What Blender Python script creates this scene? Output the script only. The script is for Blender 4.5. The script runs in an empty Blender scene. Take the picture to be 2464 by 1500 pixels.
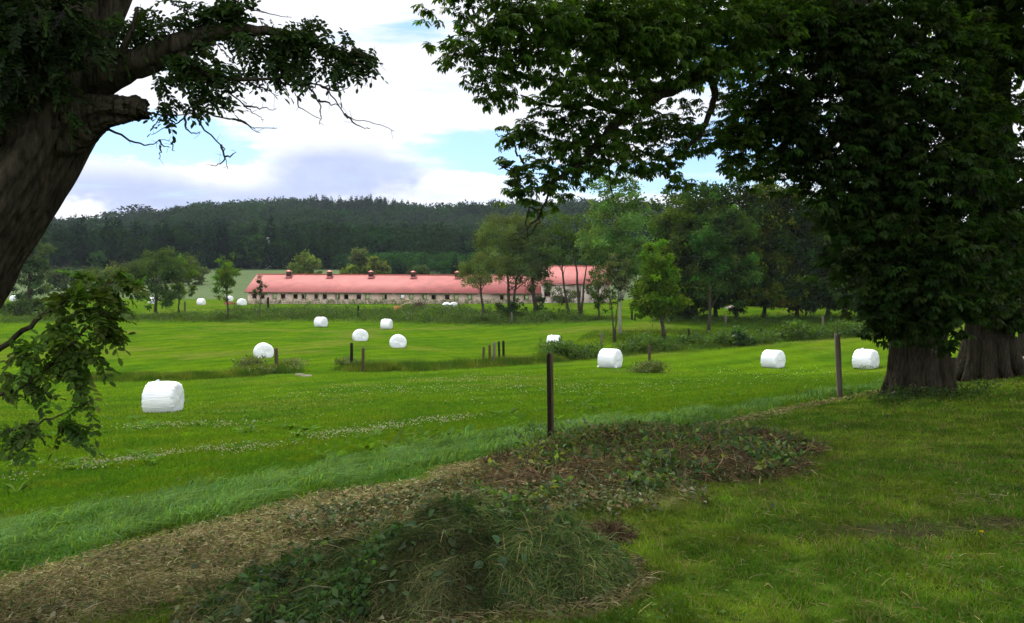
import bpy, math
import numpy as np
from mathutils import Matrix, Vector
rng = np.random.default_rng(7)
scene = bpy.context.scene
COL = scene.collection
R = math.radians
# ------------------------------------------------------------------ camera
F_PX, CX, CY, HOR = 2050.0, 1232.0, 750.0, 690.0
EYE = np.array([0.0, 0.0, 1.65])
th = math.atan((CY-HOR)/F_PX); ro = R(0.3)
Xw = np.array([1.0, 0, 0]); FWD = np.array([0, math.cos(th), -math.sin(th)]); U0 = np.array([0, math.sin(th), math.cos(th)])
RGT = Xw*math.cos(ro)+U0*math.sin(ro); UPV = U0*math.cos(ro)-Xw*math.sin(ro)
def ray(px, py):
    d = FWD + RGT*((px-CX)/F_PX) + UPV*((CY-py)/F_PX)
    return d/d[1]
def at(px, py, dist):
    return EYE + ray(px, py)*dist
def project(P):
    q = np.asarray(P)-EYE
    w = q@FWD
    return CX+F_PX*(q@RGT)/w, CY-F_PX*(q@UPV)/w
# ------------------------------------------------------------------ terrain
CTRL = [ # picture column, picture row, metres ahead
 (1232,1500,4.2),(2464,1500,4.1),(0,1500,4.9),(600,1400,5.6),(1900,1300,5.6),(2464,1200,6.9),
 (1232,1330,5.4),
 (0,1400,7.3),(522,1256,8.6),(1100,1130,10.8),(1325,1073,12.2),(1650,1025,14.4),(2018,953,18),(2215,948,16.7),(2380,913,19.4),(2464,896,20),
 (1800,1060,11.3),(2200,1050,11.3),(2464,1050,11),
 (0,1200,12.5),(522,1150,13.2),(1000,1060,16.5),(1325,1015,19),(1650,975,23),(2050,925,27),(2464,890,27),
 (0,1010,28),(381,994,34),(900,960,36),(1325,940,38),(1700,920,42),(2090,888,60),(1865,887,62),(1470,886,60),
 (2464,870,50),(0,925,55),(630,863,70),(956,838,80),(865,822,88),(1333,838,88),(1600,825,82),(1900,815,85),(2200,810,85),(0,850,80),(2464,810,90),
 (770,788,112),(928,793,112),(300,790,105),(0,785,105),(1492,803,95),(1300,790,110),(1750,797,106),(2100,794,110),(2464,780,118),
 (482,736,160),(580,737,150),(1080,747,140),(1250,757,130),(1400,757,128),(1650,757,124),(1950,753,124),(30,728,165),(2400,745,140),
 (600,732,165),(900,731,165),(1300,729,165),(1600,728,165),(2000,725,160),(0,722,185),
 (480,720,190),(900,719,200),(1300,718,200),(1800,715,200),(-200,718,195),(2500,722,200),
 (480,654,335),(700,652,335),(150,668,320),(-200,672,320),(1000,648,335),(1400,645,335),(1800,650,335),(2400,655,335),
]
pts = [at(*c) for c in CTRL]
for x, y, z in [(-3,0,-.1),(3,0,0.05),(-6,-4,-.2),(7,-3,.15),(-9,2,-.7),(9,3,.15),(14,8,.0),(0,-4,0),(30,8,-.3),(-30,5,-2.3),(60,20,-2.5),(-60,20,-3.5),(-80,60,-4.6),(130,80,-3.8),(-140,110,-4),(200,200,-1)]:
    pts.append(np.array([x, y, z], float))
pts = np.array(pts)
def warp(x, y):
    yy = y+6.0
    az = np.clip(np.arctan2(x, yy), -1.45, 1.45)
    return np.stack([az*1.5, np.log(np.sqrt(x*x+yy*yy)+1.0)], -1)
_q = warp(pts[:,0], pts[:,1]); _n = len(_q)
def _phi(d2): return 0.5*d2*np.log(d2+1e-9)
_K = _phi(((_q[:,None]-_q[None])**2).sum(-1)) + np.eye(_n)*0.004
_P = np.concatenate([np.ones((_n,1)), _q], 1)
_A = np.block([[_K, _P],[_P.T, np.zeros((3,3))]])
_w = np.linalg.solve(_A, np.concatenate([pts[:,2], np.zeros(3)]))
def smooth(a, b, x):
    t = np.clip((x-a)/(b-a), 0, 1); return t*t*(3-2*t)
CREST = [(-600,556),(130,549),(300,538),(400,522),(480,503),(600,490),(740,481),(900,476),(1000,488),(1060,493),(1150,484),(1250,478),(1400,476),(1560,484),(1700,505),(3000,520)]
_cx = np.array([c[0] for c in CREST]); _cy = np.array([c[1] for c in CREST])
R_CREST, TREE_H = 950.0, 17.0
def hill(x, y):
    r = np.sqrt(x*x+y*y); col = CX+F_PX*x/np.maximum(y, 1.0)
    row = np.interp(col, _cx, _cy)
    top = EYE[2]+(HOR-row)/F_PX*R_CREST*0.94-TREE_H
    base = 8.0
    up = smooth(320, R_CREST+60, r)**1.15
    down = 1-0.9*smooth(R_CREST+40, 1250, r)
    und = (fbm(x*.011+7, y*.011+3, 3)-.5)*20*smooth(400,540,r)*smooth(R_CREST+20,R_CREST-160,r)
    return base+(top-base)*up*down+und
def zt(x, y):
    x = np.asarray(x, float); y = np.asarray(y, float); sh = x.shape; x = x.ravel(); y = y.ravel()
    q = warp(x, y); out = np.empty(len(x))
    for i in range(0, len(x), 20000):
        d2 = ((q[i:i+20000,None]-_q[None])**2).sum(-1)
        out[i:i+20000] = _phi(d2)@_w[:_n] + _w[_n] + q[i:i+20000]@_w[_n+1:]
    r = np.sqrt(x*x+y*y)
    k = smooth(300, 360, r); h = hill(x, y)
    z = out*(1-k)+h*k
    back = smooth(1.25, 1.45, np.abs(np.arctan2(x, y+6.0)))
    z = z*(1-back)+np.where(r < 60, -0.2-0.03*r, -2.0)*back
    return np.clip(z, -6.0, 300).reshape(sh)
_dd = np.exp(np.linspace(math.log(2.5), math.log(900), 1500))
def gp(px, py):
    """point of the ground seen at this column and row"""
    r = ray(px, py); P = EYE[None]+_dd[:,None]*r[None]
    under = P[:,2] < zt(P[:,0], P[:,1])
    i = int(np.argmax(under)) if under.any() else len(_dd)-1
    p = P[i]; return np.array([p[0], p[1], float(zt(p[0:1], p[1:2])[0])])
def gz(x, y): return float(zt(np.array([x]), np.array([y]))[0])
# ------------------------------------------------------------------ mesh helpers
def link(o, parent=None):
    COL.objects.link(o)
    if parent is not None: o.parent = parent
    return o
def tag(o, label=None, cat=None, group=None, kind=None):
    for k, v in (('label',label),('category',cat),('group',group),('kind',kind)):
        if v: o[k] = v
    return o
def empty(name, loc=(0,0,0), rz=0.0):
    o = bpy.data.objects.new(name, None); COL.objects.link(o); o.location = tuple(map(float,loc)); o.rotation_euler = (0,0,rz); o.empty_display_size = .3
    return o
class MB:
    """collects vertices and faces (quads and triangles) with an optional colour per vertex"""
    def __init__(s): s.v=[]; s.f4=[]; s.f3=[]; s.c=[]; s.n=0
    def add(s, v, f4=None, f3=None, c=None):
        v = np.asarray(v, float).reshape(-1,3); s.v.append(v)
        if f4 is not None and len(f4): s.f4.append(np.asarray(f4, np.int64).reshape(-1,4)+s.n)
        if f3 is not None and len(f3): s.f3.append(np.asarray(f3, np.int64).reshape(-1,3)+s.n)
        if c is None: c = np.ones((len(v),3))
        c = np.asarray(c, float); 
        if c.ndim == 1: c = np.broadcast_to(c, (len(v),3))
        s.c.append(c); s.n += len(v)
    def quads(s, V, C=None):
        """V (n,4,3)"""
        n = len(V); 
        if n == 0: return
        c = None if C is None else np.repeat(np.asarray(C), 4, 0) if np.asarray(C).ndim == 2 else np.broadcast_to(np.asarray(C), (n*4,3))
        s.add(V.reshape(-1,3), f4=np.arange(n*4).reshape(n,4), c=c)
    def tris(s, V, C=None):
        n = len(V)
        if n == 0: return
        c = None if C is None else np.repeat(C, 3, 0)
        s.add(V.reshape(-1,3), f3=np.arange(n*3).reshape(n,3), c=c)
    def box(s, lo, hi, c=None):
        x0,y0,z0 = lo; x1,y1,z1 = hi
        v = [(x0,y0,z0),(x1,y0,z0),(x1,y1,z0),(x0,y1,z0),(x0,y0,z1),(x1,y0,z1),(x1,y1,z1),(x0,y1,z1)]
        s.add(v, f4=[(0,3,2,1),(4,5,6,7),(0,1,5,4),(1,2,6,5),(2,3,7,6),(3,0,4,7)], c=c)
    def tube(s, P, rad, n=8, c=None, flute=0.0, cap=True, seed=0, nf=5, ridge=0.0):
        P = np.asarray(P, float); rad = np.broadcast_to(np.asarray(rad, float), (len(P),))
        T = np.gradient(P, axis=0); T /= np.linalg.norm(T, axis=1, keepdims=True)+1e-9
        a = np.array([1.0,0,0]) if abs(T[0,0]) < .8 else np.array([0,1.0,0])
        X = np.empty_like(P); Y = np.empty_like(P)
        for i in range(len(P)):
            a = a-T[i]*(a@T[i]); a /= np.linalg.norm(a)+1e-9
            X[i] = a; Y[i] = np.cross(T[i], a)
        ang = np.linspace(0, 2*math.pi, n, endpoint=False)
        rr = rad[:,None]*np.ones((1,n))
        if flute:
            g = np.random.default_rng(seed); 
            for k in range(nf):
                m = [2,3,5,7,9,12,17][k % 7]; ph = g.uniform(0,6.28); tw = g.uniform(-.25,.25)
                L = np.concatenate([[0], np.cumsum(np.linalg.norm(np.diff(P,axis=0),axis=1))])
                rr = rr+rad[:,None]*flute*np.sin(m*ang[None]+ph+tw*L[:,None]*2)/(1+.25*k)
        if ridge:   # furrowed bark: narrow upright ridges that wander and break
            L = np.concatenate([[0], np.cumsum(np.linalg.norm(np.diff(P,axis=0),axis=1))])[:,None]; A, Lb = np.broadcast_arrays(ang[None], L)
            v = vnoise(A*9+.6*np.sin(Lb*2.1)+seed, Lb*1.7+3)*.6+vnoise(A*19+.5*np.sin(Lb*3)+9, Lb*3.3)*.4; rr = rr*(1+ridge*(np.abs(v-.5)*2-.35))
        V = P[:,None]+rr[...,None]*(np.cos(ang)[None,:,None]*X[:,None]+np.sin(ang)[None,:,None]*Y[:,None])
        m = len(P); i = np.arange(m-1)[:,None]*n; j = np.arange(n)[None]; k = (j+1)%n
        f = np.stack([i+j, i+k, i+n+k, i+n+j], -1).reshape(-1,4)
        v = V.reshape(-1,3); f3 = None
        if cap:
            v = np.concatenate([v, P[:1], P[-1:]]); o = m*n
            f3 = np.concatenate([np.stack([k[0], j[0], np.full(n,o)],-1), np.stack([(m-1)*n+j[0], (m-1)*n+k[0], np.full(n,o+1)],-1)])
        s.add(v, f4=f, f3=f3, c=c)
    def build(s, name, mat, parent=None, smooth_=False):
        me = bpy.data.meshes.new(name)
        V = np.concatenate(s.v) if s.v else np.zeros((0,3))
        f4 = np.concatenate(s.f4) if s.f4 else np.zeros((0,4),np.int64); f3 = np.concatenate(s.f3) if s.f3 else np.zeros((0,3),np.int64)
        me.vertices.add(len(V)); me.vertices.foreach_set('co', V.astype(np.float32).ravel())
        lp = np.concatenate([f4.ravel(), f3.ravel()]); me.loops.add(len(lp)); me.loops.foreach_set('vertex_index', lp.astype(np.int32))
        tot = np.concatenate([np.full(len(f4),4), np.full(len(f3),3)]); st = np.concatenate([[0], np.cumsum(tot)[:-1]])
        me.polygons.add(len(tot)); me.polygons.foreach_set('loop_start', st.astype(np.int32))
        me.update(calc_edges=True)
        c = np.concatenate(s.c); c = np.concatenate([c, np.ones((len(c),1))], 1)
        at_ = me.attributes.new('tint', 'FLOAT_COLOR', 'POINT'); at_.data.foreach_set('color', c.astype(np.float32).ravel())
        if smooth_: me.polygons.foreach_set('use_smooth', np.ones(len(tot), bool))
        me.materials.append(mat)
        o = bpy.data.objects.new(name, me); link(o, parent)
        return o
def inherit(o, parent):
    """parent o (built in world coordinates) under an Empty that stands elsewhere"""
    o.parent = parent
    m = Matrix.LocRotScale(parent.location, parent.rotation_euler, parent.scale)
    o.matrix_parent_inverse = m.inverted(); return o
def nrm(a): return a/(np.linalg.norm(a, axis=-1, keepdims=True)+1e-9)
def rdir(n, g=None):
    g = g or rng; return nrm(g.normal(size=(n,3)))
def kites(P, D, N, L, W, wide=.5, droop=0.0):
    S = nrm(np.cross(D, N)); L = np.asarray(L)[:,None]; W = np.asarray(W)[:,None]
    Nn = nrm(np.cross(S, D))
    m = P+D*L*wide-Nn*L*droop*.25; t = P+D*L-Nn*L*droop
    return np.stack([P, m+S*W*.5+Nn*W*.12, t, m-S*W*.5+Nn*W*.12], 1)
def ovals(P, D, N, L, W, fold=.12):
    """oval leaflets: two faces meeting along the midrib"""
    S = nrm(np.cross(D, N)); Nn = nrm(np.cross(S, D)); L = np.asarray(L)[:,None]; W = np.asarray(W)[:,None]
    t = P+D*L-Nn*L*.08; a = P+D*L*.28; b = P+D*L*.74; e = Nn*W*fold
    return np.concatenate([np.stack([P, a+S*W*.46+e, b+S*W*.44+e, t],1), np.stack([P, t, b-S*W*.44+e, a-S*W*.46+e],1)])
# ------------------------------------------------------------------ noise in numpy
_perm = np.random.default_rng(3).random((256,256))
def vnoise(x, y):
    x = np.asarray(x, float); y = np.asarray(y, float)
    xi = np.floor(x).astype(int); yi = np.floor(y).astype(int); fx = x-xi; fy = y-yi
    fx = fx*fx*(3-2*fx); fy = fy*fy*(3-2*fy)
    p = lambda a, b: _perm[a & 255, b & 255]
    return (p(xi,yi)*(1-fx)+p(xi+1,yi)*fx)*(1-fy)+(p(xi,yi+1)*(1-fx)+p(xi+1,yi+1)*fx)*fy
def fbm(x, y, o=4):
    s = 0; a = .5; t = 0
    for i in range(o):
        s = s+a*vnoise(x*2**i+17*i, y*2**i+31*i); t += a; a *= .55
    return s/t
# ------------------------------------------------------------------ materials
def newmat(name):
    m = bpy.data.materials.new(name); m.use_nodes = True; nt = m.node_tree; nt.nodes.clear()
    return m, nt
def N(nt, t, **kw):
    n = nt.nodes.new(t)
    for k, v in kw.items():
        if k in n.inputs: n.inputs[k].default_value = v
        else: setattr(n, k, v)
    return n
def leaf_mat(name, trans=.3, tcol=(1.5,1.6,.5), rough=.5, spec=.35, two=True):
    m, nt = newmat(name); L = nt.links.new
    a = N(nt,'ShaderNodeAttribute', attribute_name='tint'); p = N(nt,'ShaderNodeBsdfPrincipled'); p.inputs['Roughness'].default_value = rough
    p.inputs['Specular IOR Level'].default_value = spec
    L(a.outputs['Color'], p.inputs['Base Color'])
    t = N(nt,'ShaderNodeBsdfTranslucent'); mu = N(nt,'ShaderNodeMix', data_type='RGBA', blend_type='MULTIPLY'); mu.inputs[0].default_value = 1
    L(a.outputs['Color'], mu.inputs[6]); mu.inputs[7].default_value = (*tcol,1); L(mu.outputs[2], t.inputs['Color'])
    mx = N(nt,'ShaderNodeMixShader'); mx.inputs[0].default_value = trans; L(p.outputs[0], mx.inputs[1]); L(t.outputs[0], mx.inputs[2])
    o = N(nt,'ShaderNodeOutputMaterial'); L(mx.outputs[0], o.inputs['Surface']); return m
def solid(name, col, rough=.8, spec=.3, noise=0.0, scale=8.0, bump=0.0, bscale=20.0, col2=None, stretch=(1,1,1), use_tint=False, metal=0.0, detail=6):
    m, nt = newmat(name); L = nt.links.new
    p = N(nt,'ShaderNodeBsdfPrincipled'); p.inputs['Roughness'].default_value = rough; p.inputs['Specular IOR Level'].default_value = spec; p.inputs['Metallic'].default_value = metal
    tc = N(nt,'ShaderNodeTexCoord'); mp = N(nt,'ShaderNodeMapping'); mp.inputs['Scale'].default_value = stretch; L(tc.outputs['Object'], mp.inputs[0])
    n1 = N(nt,'ShaderNodeTexNoise'); n1.inputs['Scale'].default_value = scale; n1.inputs['Detail'].default_value = detail; n1.inputs['Roughness'].default_value = .65; L(mp.outputs[0], n1.inputs['Vector'])
    cr = N(nt,'ShaderNodeValToRGB'); cr.color_ramp.elements[0].position = .3; cr.color_ramp.elements[1].position = .7
    c2 = col2 or tuple(min(1,c*(1+noise)) for c in col); c1 = tuple(c*(1-noise) for c in col) if not col2 else col
    cr.color_ramp.elements[0].color = (*c1,1); cr.color_ramp.elements[1].color = (*c2,1); L(n1.outputs['Fac'], cr.inputs[0])
    src = cr.outputs[0]
    if use_tint:
        a = N(nt,'ShaderNodeAttribute', attribute_name='tint'); mu = N(nt,'ShaderNodeMix', data_type='RGBA', blend_type='MULTIPLY'); mu.inputs[0].default_value = 1
        L(src, mu.inputs[6]); L(a.outputs['Color'], mu.inputs[7]); src = mu.outputs[2]
    L(src, p.inputs['Base Color'])
    if bump:
        n2 = N(nt,'ShaderNodeTexNoise'); n2.inputs['Scale'].default_value = bscale; n2.inputs['Detail'].default_value = 6; L(mp.outputs[0], n2.inputs['Vector'])
        b = N(nt,'ShaderNodeBump'); b.inputs['Strength'].default_value = bump; b.inputs['Distance'].default_value = .05; L(n2.outputs['Fac'], b.inputs['Height']); L(b.outputs[0], p.inputs['Normal'])
    o = N(nt,'ShaderNodeOutputMaterial'); L(p.outputs[0], o.inputs['Surface']); return m
M = {}
M['leaf'] = leaf_mat('leaf_green', .46, tcol=(1.5,1.6,.4), spec=.12)
M['leaf_far'] = leaf_mat('leaf_far', .22, spec=.0, rough=.9)
M['leaf_mid'] = leaf_mat('leaf_mid', .30, tcol=(1.5,1.6,.4), spec=.03, rough=.9)
M['grass'] = leaf_mat('grass_blade', .35, tcol=(1.3,1.4,.4), rough=.8, spec=.02)
M['hay'] = leaf_mat('hay_strand', .15, tcol=(1.1,1,.8), rough=.9, spec=.05)
M['bark'] = solid('bark_grey_brown', (.022,.018,.014), .95, .1, scale=6, col2=(.075,.060,.047), stretch=(3,3,.5), bump=1.0, bscale=7)
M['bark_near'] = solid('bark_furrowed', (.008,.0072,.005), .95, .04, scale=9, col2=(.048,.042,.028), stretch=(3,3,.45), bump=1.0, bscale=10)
M['bark_pale'] = solid('bark_pale_grey', (.16,.15,.13), .9, .1, scale=4, col2=(.34,.32,.28), stretch=(2,2,.8), bump=.5, bscale=8)
M['wood_dark'] = solid('weathered_wood_dark', (.006,.005,.0045), .9, .08, scale=10, col2=(.018,.014,.011), stretch=(6,6,.5), bump=.7, bscale=12)
M['wood_grey'] = solid('weathered_wood_grey', (.07,.06,.05), .9, .1, scale=10, col2=(.18,.15,.125), stretch=(6,6,.5), bump=.7, bscale=12)
M['wood_brown'] = solid('weathered_wood_brown', (.035,.022,.015), .9, .1, scale=10, col2=(.10,.066,.044), stretch=(6,6,.5), bump=.7, bscale=12)
# ------------------------------------------------------------------ the setting: ground, sky, sun, haze
SUN_AZ, SUN_EL = -24.0, 57.0
def sside(x, y): return (y-12.2-.914*(x-.553))/1.355
def bound(x, y):
    """signed metres beyond the meadow edge, with its natural wobble"""
    return sside(x, y)+(fbm(x*.9+40, y*.9+11, 3)-.5)*.9
HEAP = [(-.36,4.95,.62,.55,.34),(-.98,4.9,.62,.48,.25),(.12,4.9,.45,.45,.30),(-.2,5.35,.55,.35,.30),(-.7,5.15,.45,.38,.29)]       # fresh heap: x, y, rx, ry, height
DRY = [(1.35,10.2,1.1,.9,.30),(2.3,10.0,1.0,.8,.21),(.5,8.2,1.3,.8,.22),(1.7,8.7,1.1,.9,.20),(-1.2,7.4,.8,.6,.13),(2.9,9.7,.6,.5,.10),(.9,6.9,.6,.5,.16),(-.2,6.9,.9,.6,.16)]      # older brown cuttings
def bumps(L, x, y):
    h = np.zeros_like(np.asarray(x, float))
    for a, b, rx, ry, hh in L:
        q = ((x-a)/rx)**2+((y-b)/ry)**2
        h = np.maximum(h, hh*np.clip(1-q*.62, 0, 1)**.8)
    return h*(.55+.9*fbm(np.asarray(x)*2.6+5, np.asarray(y)*2.6+1, 3))
def hayness(x, y):
    s = bound(x, y); w = np.where(x < 1.2, 3.3-.35*np.clip(x+1.5, -3, 2.5), .55)
    k = smooth(-.1, -.35, s)*smooth(-w-.5, -w+.3, s)
    k = np.maximum(k, smooth(.0, .17, bumps(DRY, x, y)+(fbm(x*1.9,y*1.9,4)-.5)*.14)*.8)
    k = np.maximum(k, smooth(.01, .05, bumps([(a,b,rx*1.25,ry*1.3,h) for a,b,rx,ry,h in HEAP], x, y))*.8)
    return np.clip(k, 0, 1)
# lines of rank weeds, traced along the ground: list of (column,row), half width m, height m, density, tint
def polyline(pts_): return np.array([gp(*p)[:2] for p in pts_])
DITCH = [polyline([(230,912),(400,912),(640,900),(690,893)]), polyline([(828,888),(950,892),(1100,884),(1230,876),(1335,868)]), polyline([(1335,866),(1420,858),(1560,845),(1700,832),(1850,820),(2000,812),(2140,806)]),
         polyline([(0,772),(330,765),(560,768),(760,762),(900,765),(1060,768),(1180,772),(1320,772)]), polyline([(560,752),(760,750),(930,752),(1120,758),(1300,764),(1440,772)])]
def dline(L, x, y):
    P = np.stack([x, y], -1); best = np.full(len(x), 1e9)
    for a, b in zip(L[:-1], L[1:]):
        t = np.clip(((P-a)@(b-a))/((b-a)@(b-a)), 0, 1); best = np.minimum(best, np.linalg.norm(P-a-t[:,None]*(b-a), axis=1))
    return best
C_LAWN = np.array((.050,.094,.010)); C_LAWN2 = np.array((.078,.122,.014)); C_HAY = np.array((.18,.15,.075)); C_SOIL = np.array((.05,.036,.024))
C_MEAD = np.array((.061,.118,.004)); C_MEAD2 = np.array((.041,.096,.0045)); C_MEAD3 = np.array((.080,.118,.007)); C_TALL = np.array((.045,.12,.032)); C_WEED = np.array((.036,.068,.008)); C_FIELD = np.array((.070,.098,.045)); C_WOOD = np.array((.02,.035,.015))
def lerp(a, b, k): return a+(b-a)*k[:,None]
def ground_tint(x, y):
    s = bound(x, y); n1 = fbm(x*.35, y*.35, 4); n2 = fbm(x*1.7+9, y*1.7, 4); n3 = fbm(x*.06+5, y*.06+2, 3); n4 = fbm(x*5, y*5+3, 3)
    lawn = lerp(np.broadcast_to(C_LAWN,(len(x),3)), C_LAWN2, smooth(.35,.7,n2*.6+n1*.4)); lawn = lerp(lawn, C_SOIL*1.3, smooth(.58,.72,n4*.5+n1*.5)*.5)
    bare = np.exp(-(((x-2.6)/.55)**2+((y-5.85)/.28)**2))+.8*np.exp(-(((x-3.6)/.35)**2+((y-6.1)/.2)**2))
    lawn = lerp(lawn, C_SOIL*1.6, np.clip(bare*(n4+.4),0,.85))
    mead = lerp(np.broadcast_to(C_MEAD,(len(x),3)), C_MEAD2, smooth(.35,.7,n1)); mead = lerp(mead, C_MEAD3, smooth(.45,.75,n3*.5+n2*.5)*.6)
    mead = lerp(mead, C_TALL, smooth(3.6,1.2,s)*smooth(-.2,.2,s)*np.where(x<4,.8,.35))
    mead = mead*(.86+.10*np.sin(s*1.9+3*n1)[:,None]*smooth(4,9,s)[:,None]+.14*(fbm(x*.9+3,y*.25+8,3)-.5)[:,None]); mead = lerp(mead, np.array((.095,.105,.018)), smooth(.56,.72,fbm(x*.11+31,y*.16+7,4))*.45)
    c = lerp(lawn, mead, smooth(-.25,.1,s))
    c = lerp(c, lerp(np.broadcast_to(C_HAY,(len(x),3)), C_SOIL, smooth(.45,.65,n4)*.7), hayness(x,y)*.9*(s<1.5))
    r = np.hypot(x, y)
    for i, L in enumerate(DITCH):
        w = [1.0,1.0,2.2,5,4][i]
        c = lerp(c, C_WEED, smooth(w*1.5, w*.6, dline(L, x, y)))
    c = lerp(c, C_FIELD*(.9+.25*n3[:,None]), smooth(186, 192, y+.0*x))
    c = lerp(c, C_WOOD, smooth(326, 338, r))
    return c
def build_ground():
    az = np.concatenate([np.linspace(-180,-80,26)[:-1], np.linspace(-80,-42,60)[:-1], np.linspace(-42,42,640)[:-1], np.linspace(42,80,60)[:-1], np.linspace(80,180,26)[:-1]])
    az = np.radians(az); na = len(az)
    rr = np.concatenate([np.linspace(.5,8,16)[:-1], np.exp(np.linspace(math.log(8), math.log(45), 300))[:-1], np.exp(np.linspace(math.log(45), math.log(420), 260))[:-1], np.exp(np.linspace(math.log(420), math.log(1290), 60))])
    X = rr[:,None]*np.sin(az)[None]; Y = -6+rr[:,None]*np.cos(az)[None]
    x = X.ravel(); y = Y.ravel(); z = zt(x, y)
    r = np.hypot(x, y)
    z = z+np.where(r < 60, (fbm(x*1.3, y*1.3, 4)-.5)*.10*smooth(60,20,r), 0)*np.where(bound(x,y)<0, .6, 1)
    z = z+bumps(DRY, x, y)*.8
    m = len(rr); i = np.arange(m-1)[:,None]*na; j = np.arange(na)[None]; k = (j+1)%na
    f = np.stack([i+j, i+k, i+na+k, i+na+j], -1).reshape(-1,4)[:, ::-1]
    b = MB(); V = np.stack([x,y,z],-1); V = np.concatenate([V, [[0,-6,gz(0,-6)]]]); c = ground_tint(x, y); c = np.concatenate([c, c[:1]])
    f3 = np.stack([j[0], np.full(na, len(x)), k[0]], -1)[:, ::-1]
    b.add(V, f4=f, f3=f3, c=c)
    m_, nt = newmat('ground_turf'); L = nt.links.new
    a = N(nt,'ShaderNodeAttribute', attribute_name='tint'); tc = N(nt,'ShaderNodeTexCoord')
    n1 = N(nt,'ShaderNodeTexNoise'); n1.inputs['Scale'].default_value = 9; n1.inputs['Detail'].default_value = 9; n1.inputs['Roughness'].default_value = .75; L(tc.outputs['Object'], n1.inputs['Vector'])
    n2 = N(nt,'ShaderNodeTexNoise'); n2.inputs['Scale'].default_value = .9; n2.inputs['Detail'].default_value = 7; n2.inputs['Roughness'].default_value = .7; L(tc.outputs['Object'], n2.inputs['Vector'])
    mr = N(nt,'ShaderNodeMapRange'); mr.inputs[1].default_value = .3; mr.inputs[2].default_value = .7; mr.inputs[3].default_value = .45; mr.inputs[4].default_value = 1.5; L(n1.outputs['Fac'], mr.inputs[0])
    mr2 = N(nt,'ShaderNodeMapRange'); mr2.inputs[1].default_value = .3; mr2.inputs[2].default_value = .7; mr2.inputs[3].default_value = .75; mr2.inputs[4].default_value = 1.22; L(n2.outputs['Fac'], mr2.inputs[0])
    mu = N(nt,'ShaderNodeMath', operation='MULTIPLY'); L(mr.outputs[0], mu.inputs[0]); L(mr2.outputs[0], mu.inputs[1])
    vm = N(nt,'ShaderNodeVectorMath', operation='SCALE'); L(a.outputs['Color'], vm.inputs[0]); L(mu.outputs[0], vm.inputs['Scale'])
    p = N(nt,'ShaderNodeBsdfPrincipled'); p.inputs['Roughness'].default_value = .95; p.inputs['Specular IOR Level'].default_value = .0; L(vm.outputs[0], p.inputs['Base Color'])
    bp = N(nt,'ShaderNodeBump'); bp.inputs['Strength'].default_value = .9; bp.inputs['Distance'].default_value = .08; L(n1.outputs['Fac'], bp.inputs['Height']); L(bp.outputs[0], p.inputs['Normal'])
    o = N(nt,'ShaderNodeOutputMaterial'); L(p.outputs[0], o.inputs['Surface'])
    return tag(b.build('ground', m_, smooth_=True), kind='structure')
build_ground()
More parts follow.
